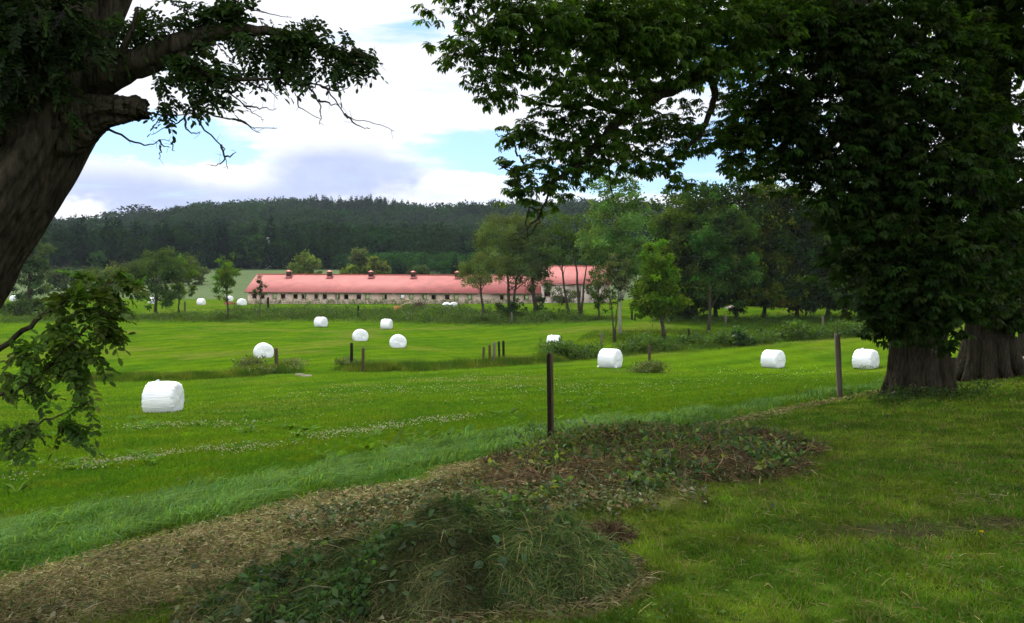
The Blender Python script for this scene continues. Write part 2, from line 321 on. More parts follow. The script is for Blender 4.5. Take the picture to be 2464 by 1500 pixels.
# ---- sky with clouds
def build_world():
    w = bpy.data.worlds.new('World'); scene.world = w; w.use_nodes = True; nt = w.node_tree; nt.nodes.clear(); L = nt.links.new
    tc = N(nt,'ShaderNodeTexCoord'); sp = N(nt,'ShaderNodeSeparateXYZ'); L(tc.outputs['Generated'], sp.inputs[0])
    def mth(op, a, b=None, c=None):
        n = N(nt,'ShaderNodeMath', operation=op)
        for i, v in enumerate((a,b,c)):
            if v is None: continue
            if isinstance(v, (int,float)): n.inputs[i].default_value = v
            else: L(v, n.inputs[i])
        return n.outputs[0]
    def noise(vec, scale, detail=8, rough=.6, dist=0.0):
        n = N(nt,'ShaderNodeTexNoise'); n.inputs['Scale'].default_value = scale; n.inputs['Detail'].default_value = detail; n.inputs['Roughness'].default_value = rough; n.inputs['Distortion'].default_value = dist
        L(vec, n.inputs['Vector']); return n.outputs['Fac']
    def sstep(v, a, b):
        n = N(nt,'ShaderNodeMapRange', interpolation_type='SMOOTHSTEP'); L(v, n.inputs[0]); n.inputs[1].default_value = a; n.inputs[2].default_value = b; return n.outputs[0]
    DEG = 180/math.pi
    az = mth('MULTIPLY', mth('ARCTAN2', sp.outputs[0], sp.outputs[1]), DEG); el = mth('MULTIPLY', mth('ARCSINE', sp.outputs[2]), DEG)
    cv = N(nt,'ShaderNodeCombineXYZ'); L(mth('MULTIPLY', az, .1), cv.inputs[0]); L(mth('MULTIPLY', el, .19), cv.inputs[1])
    cs = N(nt,'ShaderNodeCombineXYZ'); L(mth('MULTIPLY', az, .05), cs.inputs[0]); L(mth('MULTIPLY', el, .5), cs.inputs[1]); cs.inputs[2].default_value = 3.1
    nA = noise(cv.outputs[0], 2.2, 9, .58); nB = noise(cs.outputs[0], 1.6, 6, .55, .4); nC = noise(cv.outputs[0], 6.5, 8, .6)
    dx = mth('MULTIPLY', mth('SUBTRACT', nA, .5), 4.0); dy = mth('MULTIPLY', mth('SUBTRACT', nC, .5), 1.6)
    azd = mth('ADD', az, dx); eld = mth('ADD', el, dy)
    def blob(px, row, hw, hh, wgt=1.0, d=True):
        a0 = math.atan((px-CX)/F_PX)*DEG; e0 = math.atan((HOR-row)/F_PX*math.cos(a0/DEG))*DEG; sa = hw/F_PX*DEG; se = hh/F_PX*DEG
        u = mth('DIVIDE', mth('SUBTRACT', azd if d else az, a0), sa); v = mth('DIVIDE', mth('SUBTRACT', eld if d else el, e0), se)
        q = mth('ADD', mth('MULTIPLY', u, u), mth('MULTIPLY', v, v))
        return mth('MULTIPLY', mth('EXPONENT', mth('MULTIPLY', q, -1.0)), wgt)
    def tot(L_):
        s = L_[0]
        for v in L_[1:]: s = mth('ADD', s, v)
        return s
    blue = tot([blob(340,312,180,32,1.9), blob(350,366,180,26,1.8), blob(570,376,60,22,.8), blob(1150,335,150,30,1.0), blob(1160,372,150,20,.9), blob(1200,405,140,16,.7), blob(1500,405,300,14,.7), blob(1450,450,300,12,.6), blob(1750,140,110,90,.9), blob(1700,355,170,34,.9), blob(1790,330,100,40,.6), blob(1650,440,260,26,.75), blob(1330,430,120,24,.5), blob(980,60,110,40,.42), blob(1900,250,200,90,.5)])
    high = mth('MULTIPLY', sstep(el, 24, 40), sstep(nA, .5, .66))
    blue = mth('ADD', mth('ADD', blue, high), mth('MULTIPLY', mth('SUBTRACT', nB, .5), 2.3))
    blue = sstep(blue, .15, .85)
    white = tot([blob(205,505,55,26,1.2), blob(530,385,75,75,.9), blob(620,440,60,40,.5), blob(1010,350,60,60,.7), blob(1150,445,170,22,.7)])
    shade = tot([blob(250,460,230,46,1.05), blob(420,500,220,36,1.0), blob(730,440,200,44,.9), blob(860,410,140,50,1.0), blob(980,420,70,36,.8), blob(760,390,80,22,.5), blob(640,480,150,26,.6), blob(1100,470,160,16,.35), blob(620,20,1,1,0)])
    shade = mth('ADD', mth('SUBTRACT', shade, white), mth('MULTIPLY', mth('SUBTRACT', nC, .5), 1.5))
    shade = sstep(shade, -.45, 1.3)
    def rgbmix(f, a, b):
        n = N(nt,'ShaderNodeMix', data_type='RGBA'); n.clamp_factor = True
        L(f, n.inputs[0])
        for i, v in ((6,a),(7,b)):
            if isinstance(v, tuple): n.inputs[i].default_value = (*v,1)
            else: L(v, n.inputs[i])
        return n.outputs[2]
    bright = mth('ADD', mth('MULTIPLY', sstep(el, 20, 36), 1.0), sstep(sp.outputs[1], .25, -.35)); bright = mth('MINIMUM', bright, 1.0)  # clouds overhead and behind the view brightened as added fill light
    modu = mth('ADD', .74, mth('MULTIPLY', nC, .50)); white_ = rgbmix(bright, CLOUD_WHITE, CLOUD_BRIGHT); wm = N(nt,'ShaderNodeVectorMath', operation='SCALE'); L(white_, wm.inputs[0]); L(modu, wm.inputs['Scale'])
    sm = N(nt,'ShaderNodeVectorMath', operation='SCALE'); sm.inputs[0].default_value = CLOUD_SHADE; L(mth('ADD', .72, mth('MULTIPLY', nA, .55)), sm.inputs['Scale'])
    shade = mth('MULTIPLY', shade, mth('SUBTRACT', 1.0, mth('MULTIPLY', bright, .8)))
    cloud = rgbmix(shade, wm.outputs[0], sm.outputs[0])
    sk = N(nt,'ShaderNodeTexSky', sky_type='NISHITA', sun_disc=False, sun_elevation=R(SUN_EL), sun_rotation=R(SUN_AZ), altitude=300, air_density=1.0, dust_density=1.2, ozone_density=2.0)
    sv = N(nt,'ShaderNodeMix', data_type='RGBA', blend_type='MULTIPLY'); sv.inputs[0].default_value = 1; L(sk.outputs[0], sv.inputs[6]); sv.inputs[7].default_value = (*SKY_GAIN,1)
    colr = rgbmix(blue, cloud, sv.outputs[2])
    bg = N(nt,'ShaderNodeBackground'); bg.inputs['Strength'].default_value = .1; L(colr, bg.inputs['Color'])
    o = N(nt,'ShaderNodeOutputWorld'); L(bg.outputs[0], o.inputs['Surface'])
    w.cycles.sampling_method = 'MANUAL'; w.cycles.sample_map_resolution = 512
CLOUD_WHITE = (8.3,8.4,8.7); CLOUD_BRIGHT = (15.5,15.6,16.0); CLOUD_SHADE = (4.3,4.9,7.0); SKY_GAIN = (.95,1.16,1.32)
build_world()
sd = bpy.data.lights.new('sun', 'SUN'); sd.energy = 3.8; sd.angle = R(.6); sd.color = (1,.95,.86)
so = bpy.data.objects.new('sun', sd); COL.objects.link(so)
sv_ = Vector((math.sin(R(SUN_AZ))*math.cos(R(SUN_EL)), math.cos(R(SUN_AZ))*math.cos(R(SUN_EL)), math.sin(R(SUN_EL))))
so.rotation_euler = sv_.to_track_quat('Z','Y').to_euler(); so.location = (-20,40,60)
# ---- haze
def build_haze():
    b = MB(); b.box((-1320,-1320,-7.2), (1320,1320,165))
    m, nt = newmat('haze_air'); v = N(nt,'ShaderNodeVolumePrincipled'); v.inputs['Color'].default_value = (.72,.84,1,1); v.inputs['Density'].default_value = HAZE; v.inputs['Anisotropy'].default_value = .2
    o = N(nt,'ShaderNodeOutputMaterial'); nt.links.new(v.outputs[0], o.inputs['Volume'])
    return tag(b.build('haze', m), kind='stuff', label='thin blue summer haze over the valley and wooded hill', cat='haze')
HAZE = .000065
build_haze()
cam = bpy.data.cameras.new('camera'); co = bpy.data.objects.new('camera', cam); COL.objects.link(co)
cam.sensor_width = 36; cam.lens = 36*F_PX/2464; cam.clip_start = .05; cam.clip_end = 6000
Bk = -FWD
# make an orthonormal frame from right, up, back
co.matrix_world = Matrix(((RGT[0],UPV[0],Bk[0],EYE[0]),(RGT[1],UPV[1],Bk[1],EYE[1]),(RGT[2],UPV[2],Bk[2],EYE[2]),(0,0,0,1)))
scene.camera = co
scene.view_settings.view_transform = 'Standard'; scene.view_settings.look = 'None'; scene.view_settings.exposure = .5; scene.view_settings.gamma = 1
scene.render.engine = 'CYCLES'
cy = scene.cycles; cy.max_bounces = 6; cy.diffuse_bounces = 3; cy.glossy_bounces = 2; cy.transmission_bounces = 4; cy.transparent_max_bounces = 8; cy.volume_bounces = 0
cy.use_denoising = True
# ------------------------------------------------------------------ trees
def jitter_col(base, n, v=.25, g=None):
    g = g or rng; c = np.asarray(base, float)*(1+g.normal(0, v, (n,1)))*(1+g.normal(0, v*.35, (n,3)))
    return np.clip(c, .004, .6)
def crown_leaves(mb, lobes, n, size, col, g, clump=.22, nclump=60, per=None, elong=1.9, hollow=.45, up=.35, vcol=.22, flat=.0, droop=.0):
    """leaf faces in clumps spread through the shells of ellipsoid lobes (cx,cy,cz,rx,ry,rz)"""
    lobes = np.asarray(lobes, float); wv = (lobes[:,3]*lobes[:,4]*lobes[:,5])**(2/3); wv /= wv.sum()
    k = g.choice(len(lobes), nclump, p=wv); d = rdir(nclump, g); rad = hollow+(1-hollow)*g.random(nclump)**.6
    C = lobes[k,:3]+d*lobes[k,3:]*rad[:,None]
    cr = clump*np.mean(lobes[k,3:],1)*g.uniform(.6,1.35,nclump); ctint = jitter_col(col, nclump, vcol, g)
    q = g.choice(nclump, n, p=cr**2/np.sum(cr**2))
    P = C[q]+g.normal(size=(n,3))*cr[q][:,None]*np.array([.6,.6,.42]); 
    out = nrm((P-lobes[k[q],:3])/lobes[k[q],3:])
    D = nrm(rdir(n, g)+out*.7+np.array([0,0,-.25-droop])); Nn = nrm(rdir(n, g)*.8+np.array([0,0,up*2])+out*.4)
    L_ = size*g.uniform(.65,1.4,n); cc = ctint[q]*(1+g.normal(0,.12,(n,1)))
    mb.quads(kites(P, D, Nn, L_, L_/elong, .5, .1), np.clip(cc,.004,.6))
    return C
def branchy(mb, base, top, r0, C, g, nlimb=12, wob=.04, fork=.35, c=None, n=8):
    base = np.asarray(base,float); top = np.asarray(top,float); H = np.linalg.norm(top-base)
    t = np.linspace(0,1,10)[:,None]; P = base+(top-base)*t+np.cumsum(g.normal(0,wob*H*.18,(10,3)),0)*np.array([1,1,.2])*(t>0)
    rad = r0*(1-.85*t[:,0]**.9); rad[0] *= 1.25
    P[0] = base-np.array([0,0,.15])
    mb.tube(P, rad, n, c)
    for i in g.choice(len(C), min(nlimb,len(C)), replace=False):
        e = C[i]; f = np.clip((e[2]-base[2])/(top[2]-base[2]+1e-6)-.22, fork*.6, .95); s = base+(P[-1]-base)*0; j = f*9; a = int(j); s = P[a]+(P[min(a+1,9)]-P[a])*(j-a)
        mid = (s+e)/2+np.array([0,0,.06*H])+g.normal(0,.02*H,3); tt = np.linspace(0,1,6)[:,None]
        Q = s*(1-tt)**2+2*mid*tt*(1-tt)+e*tt**2; rr = np.linspace(r0*(1-.8*f)*.45, r0*.05, 6)
        mb.tube(Q, rr, 5, c)
def px_tree(name, label, base_px, trunk_top_px, lobes_px, n, size, col, group, seed, r0px=6, bark='bark', nclump=70, elong=1.9, nlimb=12, cat='tree', mat='leaf_mid', clump=.24, hollow=.4, up=.35, droop=0., base_xyz=None, vcol=.22, forks=None, stake=False, depth=1.0):
    """a tree whose trunk foot stands on the ground at this picture point; sizes follow from how far away it stands"""
    g = np.random.default_rng(seed)
    B = gp(*base_px) if base_xyz is None else np.asarray(base_xyz, float); s = B[1]/F_PX; bx, by = base_px if base_xyz is None else project(B)
    W = lambda px, py, dy=0: np.array([B[0]+(px-bx)*s, B[1]+dy, B[2]+(by-py)*s])
    lobes = []
    for l in lobes_px:
        cx, cy, rx, ry = l[:4]; dz = l[4] if len(l) > 4 else 0
        p = W(cx, cy, dz*s); lobes.append((*p, rx*s, rx*s*depth, ry*s))
    root = tag(empty(name, B), label, cat, group)
    cm = MB(); C = crown_leaves(cm, lobes, n, size, col, g, nclump=nclump, elong=elong, clump=clump, hollow=hollow, up=up, droop=droop, vcol=vcol)
    tm = MB(); r0px = r0px*.72
    tops = [trunk_top_px] if not isinstance(trunk_top_px, list) else trunk_top_px
    for i, tp in enumerate(tops):
        branchy(tm, B+np.array([0.12*i,0,0]), W(*tp), r0px*s*(1 if i == 0 else .8), C, g, nlimb=nlimb//len(tops))
    inherit(tm.build('trunk', M[bark], None, True), root); inherit(cm.build('crown', M[mat]), root)
    return root, B, s
G_DEC = (.040,.075,.010); G_DARK = (.026,.055,.008); G_WIL = (.074,.106,.026); G_POP = (.075,.135,.038); G_MAP = (.064,.122,.008); G_YNG = (.070,.120,.012)
GR = 'trees standing along the ditch and lane in the meadow'
# the willows and poplar in front of the barn
px_tree('willow_tree','leaning willow with bare twigs on its left side, in front of the long roof',(1163,770),(1150,640),[(1150,655,42,50),(1175,630,35,40),(1120,665,25,30)],4420,.34,G_WIL,GR,11,6,elong=3.2,nclump=46,droop=.3)
px_tree('willow_tree','two-stemmed round willow with a bush at its foot, right of the bare-twigged willow',(1228,757),[(1213,600),(1248,610)],[(1200,585,70,58),(1255,568,60,55),(1182,630,52,54),(1240,648,58,45),(1215,552,50,40)],11934,.38,G_WIL,GR,12,7,elong=3.0,nclump=80,droop=.25)
px_tree('willow_tree','willow with thick curved trunk hiding the step between low and tall barn roofs',(1288,757),(1272,600),[(1290,570,52,50),(1280,630,50,50),(1305,600,38,50),(1296,685,30,30)],7480,.36,(.06,.09,.03),GR,13,8,elong=2.6,nclump=70,droop=.2)
px_tree('ash_tree','slim tree with thin straight trunk standing before the tall barn wall',(1370,757),(1352,560),[(1355,560,52,50),(1345,598,52,40),(1372,620,36,22),(1340,530,30,30)],3200,.32,G_DEC,GR,14,5,nclump=70,clump=.18)
px_tree('ash_tree','forked tree with Y-shaped trunk before the tall barn, left of the poplar',(1396,757),[(1385,580),(1420,590)],[(1400,550,48,48),(1425,590,42,36),(1385,590,38,32)],3000,.32,G_DEC,GR,15,6,nclump=60,clump=.2)
px_tree('poplar_tree','tall airy poplar with pale bare trunk rising above the ridge',(1492,806),(1462,440),[(1470,470,72,62),(1480,560,95,85),(1430,580,55,60),(1520,620,55,60),(1455,430,40,32),(1500,500,60,60),(1480,640,50,40)],14450,.30,G_POP,GR,16,5.2,bark='bark_pale',nclump=190,clump=.16,nlimb=26,up=.1)
px_tree('sapling','dark thin sapling with forked stem beside the pale poplar trunk',(1478,824),[(1462,700),(1492,690)],[(1458,680,32,45),(1485,650,34,48),(1470,720,28,22)],2550,.24,(.06,.075,.03),GR,17,4,nclump=50,clump=.2)
px_tree('sapling','small staked sapling left of the dark forked sapling',(1442,766),(1440,660),[(1440,690,28,48),(1430,655,24,30),(1450,730,22,24)],2210,.28,G_DEC,GR,18,3.5,nclump=40,clump=.2)
px_tree('maple_tree','bright yellow-green maple with cone-shaped crown and leaning trunk foot',(1600,820),(1575,600),[(1578,620,38,42),(1582,665,56,48),(1580,715,66,42),(1555,745,32,22),(1618,735,34,22),(1572,590,20,22)],11900,.27,G_MAP,GR,19,7,nclump=150,clump=.2,up=.8,elong=1.4,vcol=.3)
px_tree('lime_tree','blue-green tree with low drooping side shoot, right of the bright maple',(1704,802),(1720,560),[(1740,560,72,70),(1750,640,78,60),(1700,600,50,60),(1690,690,30,40),(1698,745,22,34),(1740,490,50,45)],12000,.33,(.028,.058,.012),GR,20,6,vcol=.42,nclump=105,clump=.2)
# the dense chestnut row that closes the meadow on the right
row = [(1648,766,1635,560,80,110,'leftmost and lightest crown of the dense dark chestnut row'),(1722,765,1705,520,85,100,'second crown from the left in the dense chestnut row'),(1772,766,1790,510,85,95,'chestnut in the row just right of the blue-green drooping tree'),
       (1838,765,1850,500,80,85,'yellow-topped chestnut in the middle of the dense row'),(1916,764,1905,520,85,95,'chestnut with clear straight trunk and open gap to its right in the row'),(1990,764,1985,530,85,100,'chestnut left of the big foreground crown, in the dense row'),(2070,764,2065,540,90,105,'chestnut half hidden behind the big foreground crown, at the row end')]
for i,(bx,by,cx,cy,rx,ry,lab) in enumerate(row):
    g = np.random.default_rng(300+i)
    L_ = [(cx,cy,rx*.8,ry*.75),(cx-rx*.4,cy+ry*.55,rx*.65,ry*.5),(cx+rx*.4,cy+ry*.45,rx*.65,ry*.55),(cx,cy+ry*1.1,rx*.95,ry*.55),(cx+rx*.1,cy-ry*.35,rx*.5,ry*.45),(cx-rx*.3,cy+ry*1.5,rx*.75,ry*.4,-20),(cx+rx*.35,cy+ry*1.55,rx*.7,ry*.4,15),(cx,cy+ry*1.85,rx*.7,ry*.28,10)]
    if i != 2: L_ += [(cx-rx*.45,by-48,rx*.62,30,-40),(cx+rx*.45,by-46,rx*.6,30,-30),(cx,by-70,rx*.8,34,-60)]
    else: L_ += [(cx+rx*.5,by-70,rx*.5,34,-40)]
    col = [(.040,.068,.008),(.020,.042,.006),(.024,.046,.006),(.07,.095,.005),(.018,.038,.006),(.034,.060,.006),(.05,.085,.007)][i]
    px_tree('chestnut_tree',lab,(bx,by),(cx,cy-20),L_,17000,.44,col,'dense row of chestnut trees',400+i,6.5,nclump=220,clump=.22,elong=1.5,up=.6,vcol=.3)
for i,(px_,row_,d,w) in enumerate([(1610,728,135,52),(1665,722,140,40),(1715,722,142,32),(1818,722,140,48),(1868,724,138,32),(1938,726,136,24),(2020,722,136,44),(2090,722,132,52),(2170,726,128,50)]):
    x = (px_-CX)/F_PX*d; B = np.array([x,d,gz(x,d)]); bx,by = project(B)
    px_tree('bushy_tree',['dark elder bush under the leftmost row crown','dark elder bush behind the maple','dark bush left of the sand heap','dark bush right of the sand heap','dark bush left of the clear-trunked chestnut','dark narrow bush left of the brick house','dark bush right of the brick house','dark bush beside the big foreground crown','dark bush hidden in the shade by the big crown'][i],(px_,row_),(bx,by-40),[(bx,by-26,w,30),(bx-w*.4,by-12,w*.6,18),(bx+w*.4,by-14,w*.6,20),(bx,by-55,w*.7,28)],2600,.5,(.018,.036,.006),'undergrowth bushes of the dense row',560+i,3,nclump=60,base_xyz=B,elong=1.6,nlimb=6)
# more of the row further back keeps it dense
for i,(px_,d) in enumerate([(1610,150),(1690,158),(1770,150),(1850,156),(1930,152),(2020,158),(2110,150),(2210,135),(2310,140),(2420,130)]):
    x = (px_-CX)/F_PX*d; B = np.array([x, d, gz(x,d)]); s = d/F_PX; bx,by = project(B)
    labs = ['rear tree behind the bright maple top','rear tree behind the leftmost row crowns','rear tree filling the row behind the drooping tree','rear tree behind the yellow-topped chestnut','rear tree behind the clear-trunked chestnut','rear tree between the row end and the brick house','rear tree above the brick house','far tree seen under the foreground crown by the big trunk','far tree seen between the two big trunks','far tree seen right of the second big trunk']
    top = 445 if i < 7 else 560
    g = np.random.default_rng(70+i); top += g.uniform(-12,14)
    px_tree('lime_tree',labs[i],(px_,720),(bx,top+60),[(bx,top+70,60,70),(bx-30,top+150,60,70),(bx+30,top+140,60,70),(bx,top+215,75,45),(bx-20,top+265,70,30)],6500,.6,[(.026,.048,.008),(.02,.04,.008)][i%2],'rear trees behind the chestnut row',500+i,6,nclump=70,base_xyz=B,elong=1.6)
# young trees on the left half
GL = 'young trees on the left of the meadow'
px_tree('young_tree','slender upright young tree left of the barn end, tallest of the left saplings',(546,768),(542,625),[(540,640,20,30),(533,680,28,34),(550,665,26,30),(545,708,24,22),(528,622,10,15),(556,622,10,16)],3610,.28,G_YNG,GL,31,4,nclump=60,clump=.24,vcol=.25)
px_tree('ash_tree','broad dark ash with low crown behind the hanging leaves',(375,757),(378,620),[(378,645,46,42),(405,632,38,34),(345,680,34,36),(405,690,38,40),(375,718,44,26),(385,612,26,18),(340,650,26,26)],7980,.34,(.045,.085,.02),GL,32,6,nclump=90)
px_tree('young_tree','small round young tree just right of the broad dark ash',(431,752),(438,640),[(442,652,28,34),(448,690,26,26),(428,680,20,24),(440,625,14,18)],2850,.30,G_YNG,GL,33,3,nclump=40)
px_tree('young_tree','thin sparse sapling in front of the left end of the red roof',(625,766),(627,670),[(628,680,11,16),(632,700,13,12),(620,700,9,10)],798,.24,(.06,.075,.03),GL,34,2,nclump=24,clump=.3)
px_tree('willow_tree','big pale willow behind the leaning foreground trunk, at the left edge',(72,748),(78,590),[(85,600,36,34),(80,650,38,40),(60,690,42,34),(95,680,25,30),(40,640,30,40)],7980,.42,(.05,.08,.035),GL,35,10,nclump=80,elong=2.4,droop=.2)
px_tree('bushy_tree','low bushy tree behind the hanging branch, left of the broad dark ash',(285,757),(285,680),[(290,668,40,34),(250,680,40,38),(320,668,28,34),(270,718,55,30),(215,690,34,34)],4940,.36,(.05,.08,.02),GL,36,5,nclump=60)
px_tree('bushy_tree','dark bush on the bank under the big pale willow',(70,760),(70,735),[(75,738,55,22),(30,742,45,16),(115,745,30,12)],4180,.36,(.028,.05,.016),GL,37,4,nclump=50)
px_tree('bushy_tree','dark bush at the foot of the two-stemmed willow',(1222,758),(1222,735),[(1215,745,30,16),(1245,742,20,20)],1710,.3,(.03,.055,.016),GR,38,3,nclump=30)
px_tree('bushy_tree','ivy-dark bush at the foot of the thick curved willow trunk',(1297,757),(1298,725),[(1300,738,14,26)],1140,.28,(.03,.055,.016),GR,39,3,nclump=20)
px_tree('bushy_tree','pale flowering bush against the tall barn wall',(1352,734),(1352,700),[(1345,705,22,20),(1370,712,22,18),(1355,722,28,12)],1710,.34,(.07,.085,.05),GR,40,2,nclump=30)
px_tree('bushy_tree','spiky dark shrub growing out of the weed bank, right of the maple',(1560+215,832),(1775,800),[(1775,815,24,20),(1755,824,24,12),(1795,822,18,12)],2090,.35,(.03,.06,.025),GR,41,3,nclump=26,elong=4)
# field-edge trees beyond the barn
GE = 'trees along the far field edge'
edge = [(455,650,250,42,40,'olive tree right behind the broad dark ash',(.06,.085,.02)),(405,640,262,48,44,'tall olive tree rising behind the broad dark ash',(.045,.075,.015)),(250,668,240,62,44,'wide tree behind the low bushy tree',(.045,.07,.018)),(335,655,255,50,42,'dull green tree above the hanging leaves, left of the ash',(.05,.075,.018)),(160,672,230,55,36,'low wide tree right of the big pale willow',(.045,.07,.02)),(425,640,345,60,34,'field-edge tree above the small round young tree',(0.054,0.084,0.022)),(480,632,348,40,28,'small field-edge tree left of the slender young tree top',(0.041,0.070,0.020)),(590,634,352,34,22,'round field-edge tree between slender young tree and mast',(0.043,0.073,0.022)),(640,630,356,26,26,'field-edge tree directly behind the lattice mast',(0.046,0.077,0.026)),(735,637,240,40,28,'light green tree behind the first two roof vents',(0.095,0.133,0.028)),
        (868,628,250,30,32,'tall grey-green tree behind the third roof vent',(0.081,0.098,0.032)),(905,644,240,32,22,'olive tree right of the tall grey-green tree',(0.081,0.105,0.020)),(842,655,236,22,14,'low yellow-green bush behind the ridge, left of the third vent',(0.108,0.154,0.024)),(965,650,300,22,16,'small dark tree behind the ridge near the fourth vent',(0.047,0.077,0.024)),(690,640,352,22,18,'small dark tree between mast and light green tree',(0.041,0.070,0.024)),(1010,652,290,30,12,'low bush behind the ridge right of the fourth vent',(0.054,0.084,0.024)),(180,655,330,80,26,'low field-edge bush by the left trunk',(0.054,0.084,0.024)),(310,640,338,70,30,'field-edge tree above the hanging leaves',(0.046,0.077,0.022)),(1345,640,240,60,70,'rear tree behind the tall barn roof',(0.047,0.084,0.020)),(1240,650,250,60,50,'rear tree behind the right end of the long roof',(0.061,0.091,0.024)),(1130,655,260,40,20,'bushy rear tree behind the fifth vent',(0.068,0.098,0.024))]
for i,(px_,cy_,d,rx,ry,lab,col) in enumerate(edge):
    x = (px_-CX)/F_PX*d; B = np.array([x,d,gz(x,d)]); bx,by = project(B)
    px_tree('field_tree',lab,(px_,cy_),(bx,cy_),[(bx,cy_-ry*.1,rx*.7,ry*.8),(bx-rx*.4,cy_+ry*.3,rx*.6,ry*.7),(bx+rx*.45,cy_+ry*.3,rx*.55,ry*.65)],2600,.75,col,GE,600+i,3.5,nclump=46,base_xyz=B,mat='leaf_far',elong=1.7,nlimb=6)
# ------------------------------------------------------------------ the wooded hill: one mass
def build_forest():
    g = np.random.default_rng(99); mb = MB()
    protos = []
    for k in range(10):
        gg = np.random.default_rng(800+k); m = MB()
        if k < 6:
            lob = [(0,0,.60,.34,.34,.36)]+[(gg.uniform(-.22,.22),gg.uniform(-.22,.22),gg.uniform(.35,.8),.2,.2,.18) for _ in range(4)]
            crown_leaves(m, lob, 300, .085, (1,1,1), gg, nclump=34, clump=.3, elong=1.35, vcol=.22, up=.7, hollow=.6)
        else:
            n = 210; t = gg.random(n)**.7; a = gg.uniform(0,6.28,n); z = 1-t*.88; r = .02+.19*t*(.75+.25*np.sin(z*40))
            P = np.stack([r*np.cos(a)*.55, r*np.sin(a)*.55, z], -1); D = nrm(np.stack([np.cos(a), np.sin(a), np.full(n,-.35)],-1)); Nn = nrm(np.stack([np.cos(a)*.4,np.sin(a)*.4,np.ones(n)],-1)+gg.normal(0,.2,(n,3)))
            L_ = .05+.10*t; m.quads(kites(P, D, Nn, L_, L_*.75, .5, .3), jitter_col((1,1,1), n, .15, gg))
        protos.append((np.concatenate(m.v), np.concatenate(m.c)))
    # places
    ncol = []; r = 342.0
    while r < 985:
        st = 6.4+r*.0036; half = R(36); nn = int(2*half*r/st)
        a = np.linspace(-half, half, nn)+g.normal(0, .3*st/r, nn); rr_ = r+g.normal(0, st*.3, nn); ncol.append(np.stack([rr_*np.sin(a), rr_*np.cos(a)], -1)); r += st*1.02
    XY = np.concatenate(ncol)
    pl = []   # a strip of young plantation below the wood behind the barn
    for r in np.arange(296, 342, 3.2):
        a = np.arange(-.175, .42, 3.0/r)+g.normal(0,.004,len(np.arange(-.175, .42, 3.0/r))); pl.append(np.stack([r*np.sin(a), r*np.cos(a)], -1)+g.normal(0,.6,(len(a),2)))
    XY = np.concatenate([XY]+pl); col = CX+F_PX*XY[:,0]/XY[:,1]
    r = np.hypot(XY[:,0], XY[:,1])
    XY = XY[(col > -150) & (col < 2200)]; r = np.hypot(XY[:,0], XY[:,1]); col = CX+F_PX*XY[:,0]/XY[:,1]
    gap = ((np.abs(col-300) < 5) | (np.abs(col-288) < 2)) & (r > 880); XY = XY[~gap]; r = r[~gap]; col = col[~gap]
    z = zt(XY[:,0], XY[:,1]); n = len(XY)
    con = fbm(XY[:,0]*.008+3, XY[:,1]*.008, 3)+.25*smooth(600, 950, r)*smooth(700, 300, col)+.22*smooth(950,1300,col)*smooth(500,900,r)
    kind = np.where(con+g.normal(0,.09,n) > .58, g.integers(6,10,n), g.integers(0,6,n))
    H = np.where(kind < 6, g.uniform(11,22,n), g.uniform(13,24,n))*np.where(r < 343, .34, np.where(r < 380, .8, 1))
    H = np.where((np.abs(col-300) < 60) & (r > 880), H*1.3, H)
    rot = g.uniform(0,6.28,n); wid = H*np.where(kind < 6, g.uniform(.9,1.5,n), g.uniform(.8,1.15,n))
    tint = np.where((kind < 6)[:,None], np.array((.015,.043,.010)), np.array((.007,.023,.009)))*(1+g.normal(0,.26,(n,1)))*(1+g.normal(0,.1,(n,3)))
    tint = np.clip(tint*np.where(fbm(XY[:,0]*.012,XY[:,1]*.012,3)[:,None] > .55, 1.2, .95), .003, .2)
    tint = np.where((r < 343)[:,None], tint*2.2, tint)
    for k in range(10):
        i = np.where(kind == k)[0]
        if len(i) == 0: continue
        V, C = protos[k]; c, s = np.cos(rot[i]), np.sin(rot[i]); w = wid[i]
        x = XY[i,0][:,None]+w[:,None]*(V[None,:,0]*c[:,None]-V[None,:,1]*s[:,None]); y = XY[i,1][:,None]+w[:,None]*(V[None,:,0]*s[:,None]+V[None,:,1]*c[:,None]); zz = z[i][:,None]+H[i][:,None]*V[None,:,2]-.5
        mb.quads(np.stack([x,y,zz],-1).reshape(-1,4,3), np.clip((tint[i][:,None]*C[None,::4]).reshape(-1,3),.002,.3))
    return tag(mb.build('forest', M['leaf_far']), kind='stuff', label='dark mixed forest covering the whole hill behind the barn', cat='forest')
build_forest()
# ------------------------------------------------------------------ foreground trees
def palmate(mb, P, D, Nn, size, col, g):
    n = len(P); S = nrm(np.cross(D, Nn)); 
    for a, l in zip((-100,-58,-19,19,58,100), (.55,.85,1,1,.85,.55)):
        a = math.radians(a)+g.normal(0,.08,n); L_ = size*l*g.uniform(.88,1.1,n)
        d = nrm(D*np.cos(a)[:,None]+S*np.sin(a)[:,None]-Nn*g.uniform(.15,.6,n)[:,None])
        mb.quads(kites(P, d, Nn, L_, L_*.36, .64, .16), col*(1+g.normal(0,.06,(n,1))))
def whorls(mb, tips, axis, size, col, g, k=5, tips_tint=.22):
    """several palmate leaves round each twig tip"""
    n = len(tips); ct = jitter_col(col, n, tips_tint, g)
    for i in range(k):
        h = rdir(n, g)*np.array([1,1,.35]); D = nrm(h+axis*.5+np.array([0,0,-.28])); st = size*g.uniform(.35,.8,n)
        Nn = nrm(np.array([0,0,1.0])+D*.35+g.normal(0,.22,(n,3)))
        palmate(mb, tips+D*st[:,None], D, Nn, size*g.uniform(.75,1.15,n), np.clip(ct*(1+g.normal(0,.1,(n,1))),.004,.4), g)
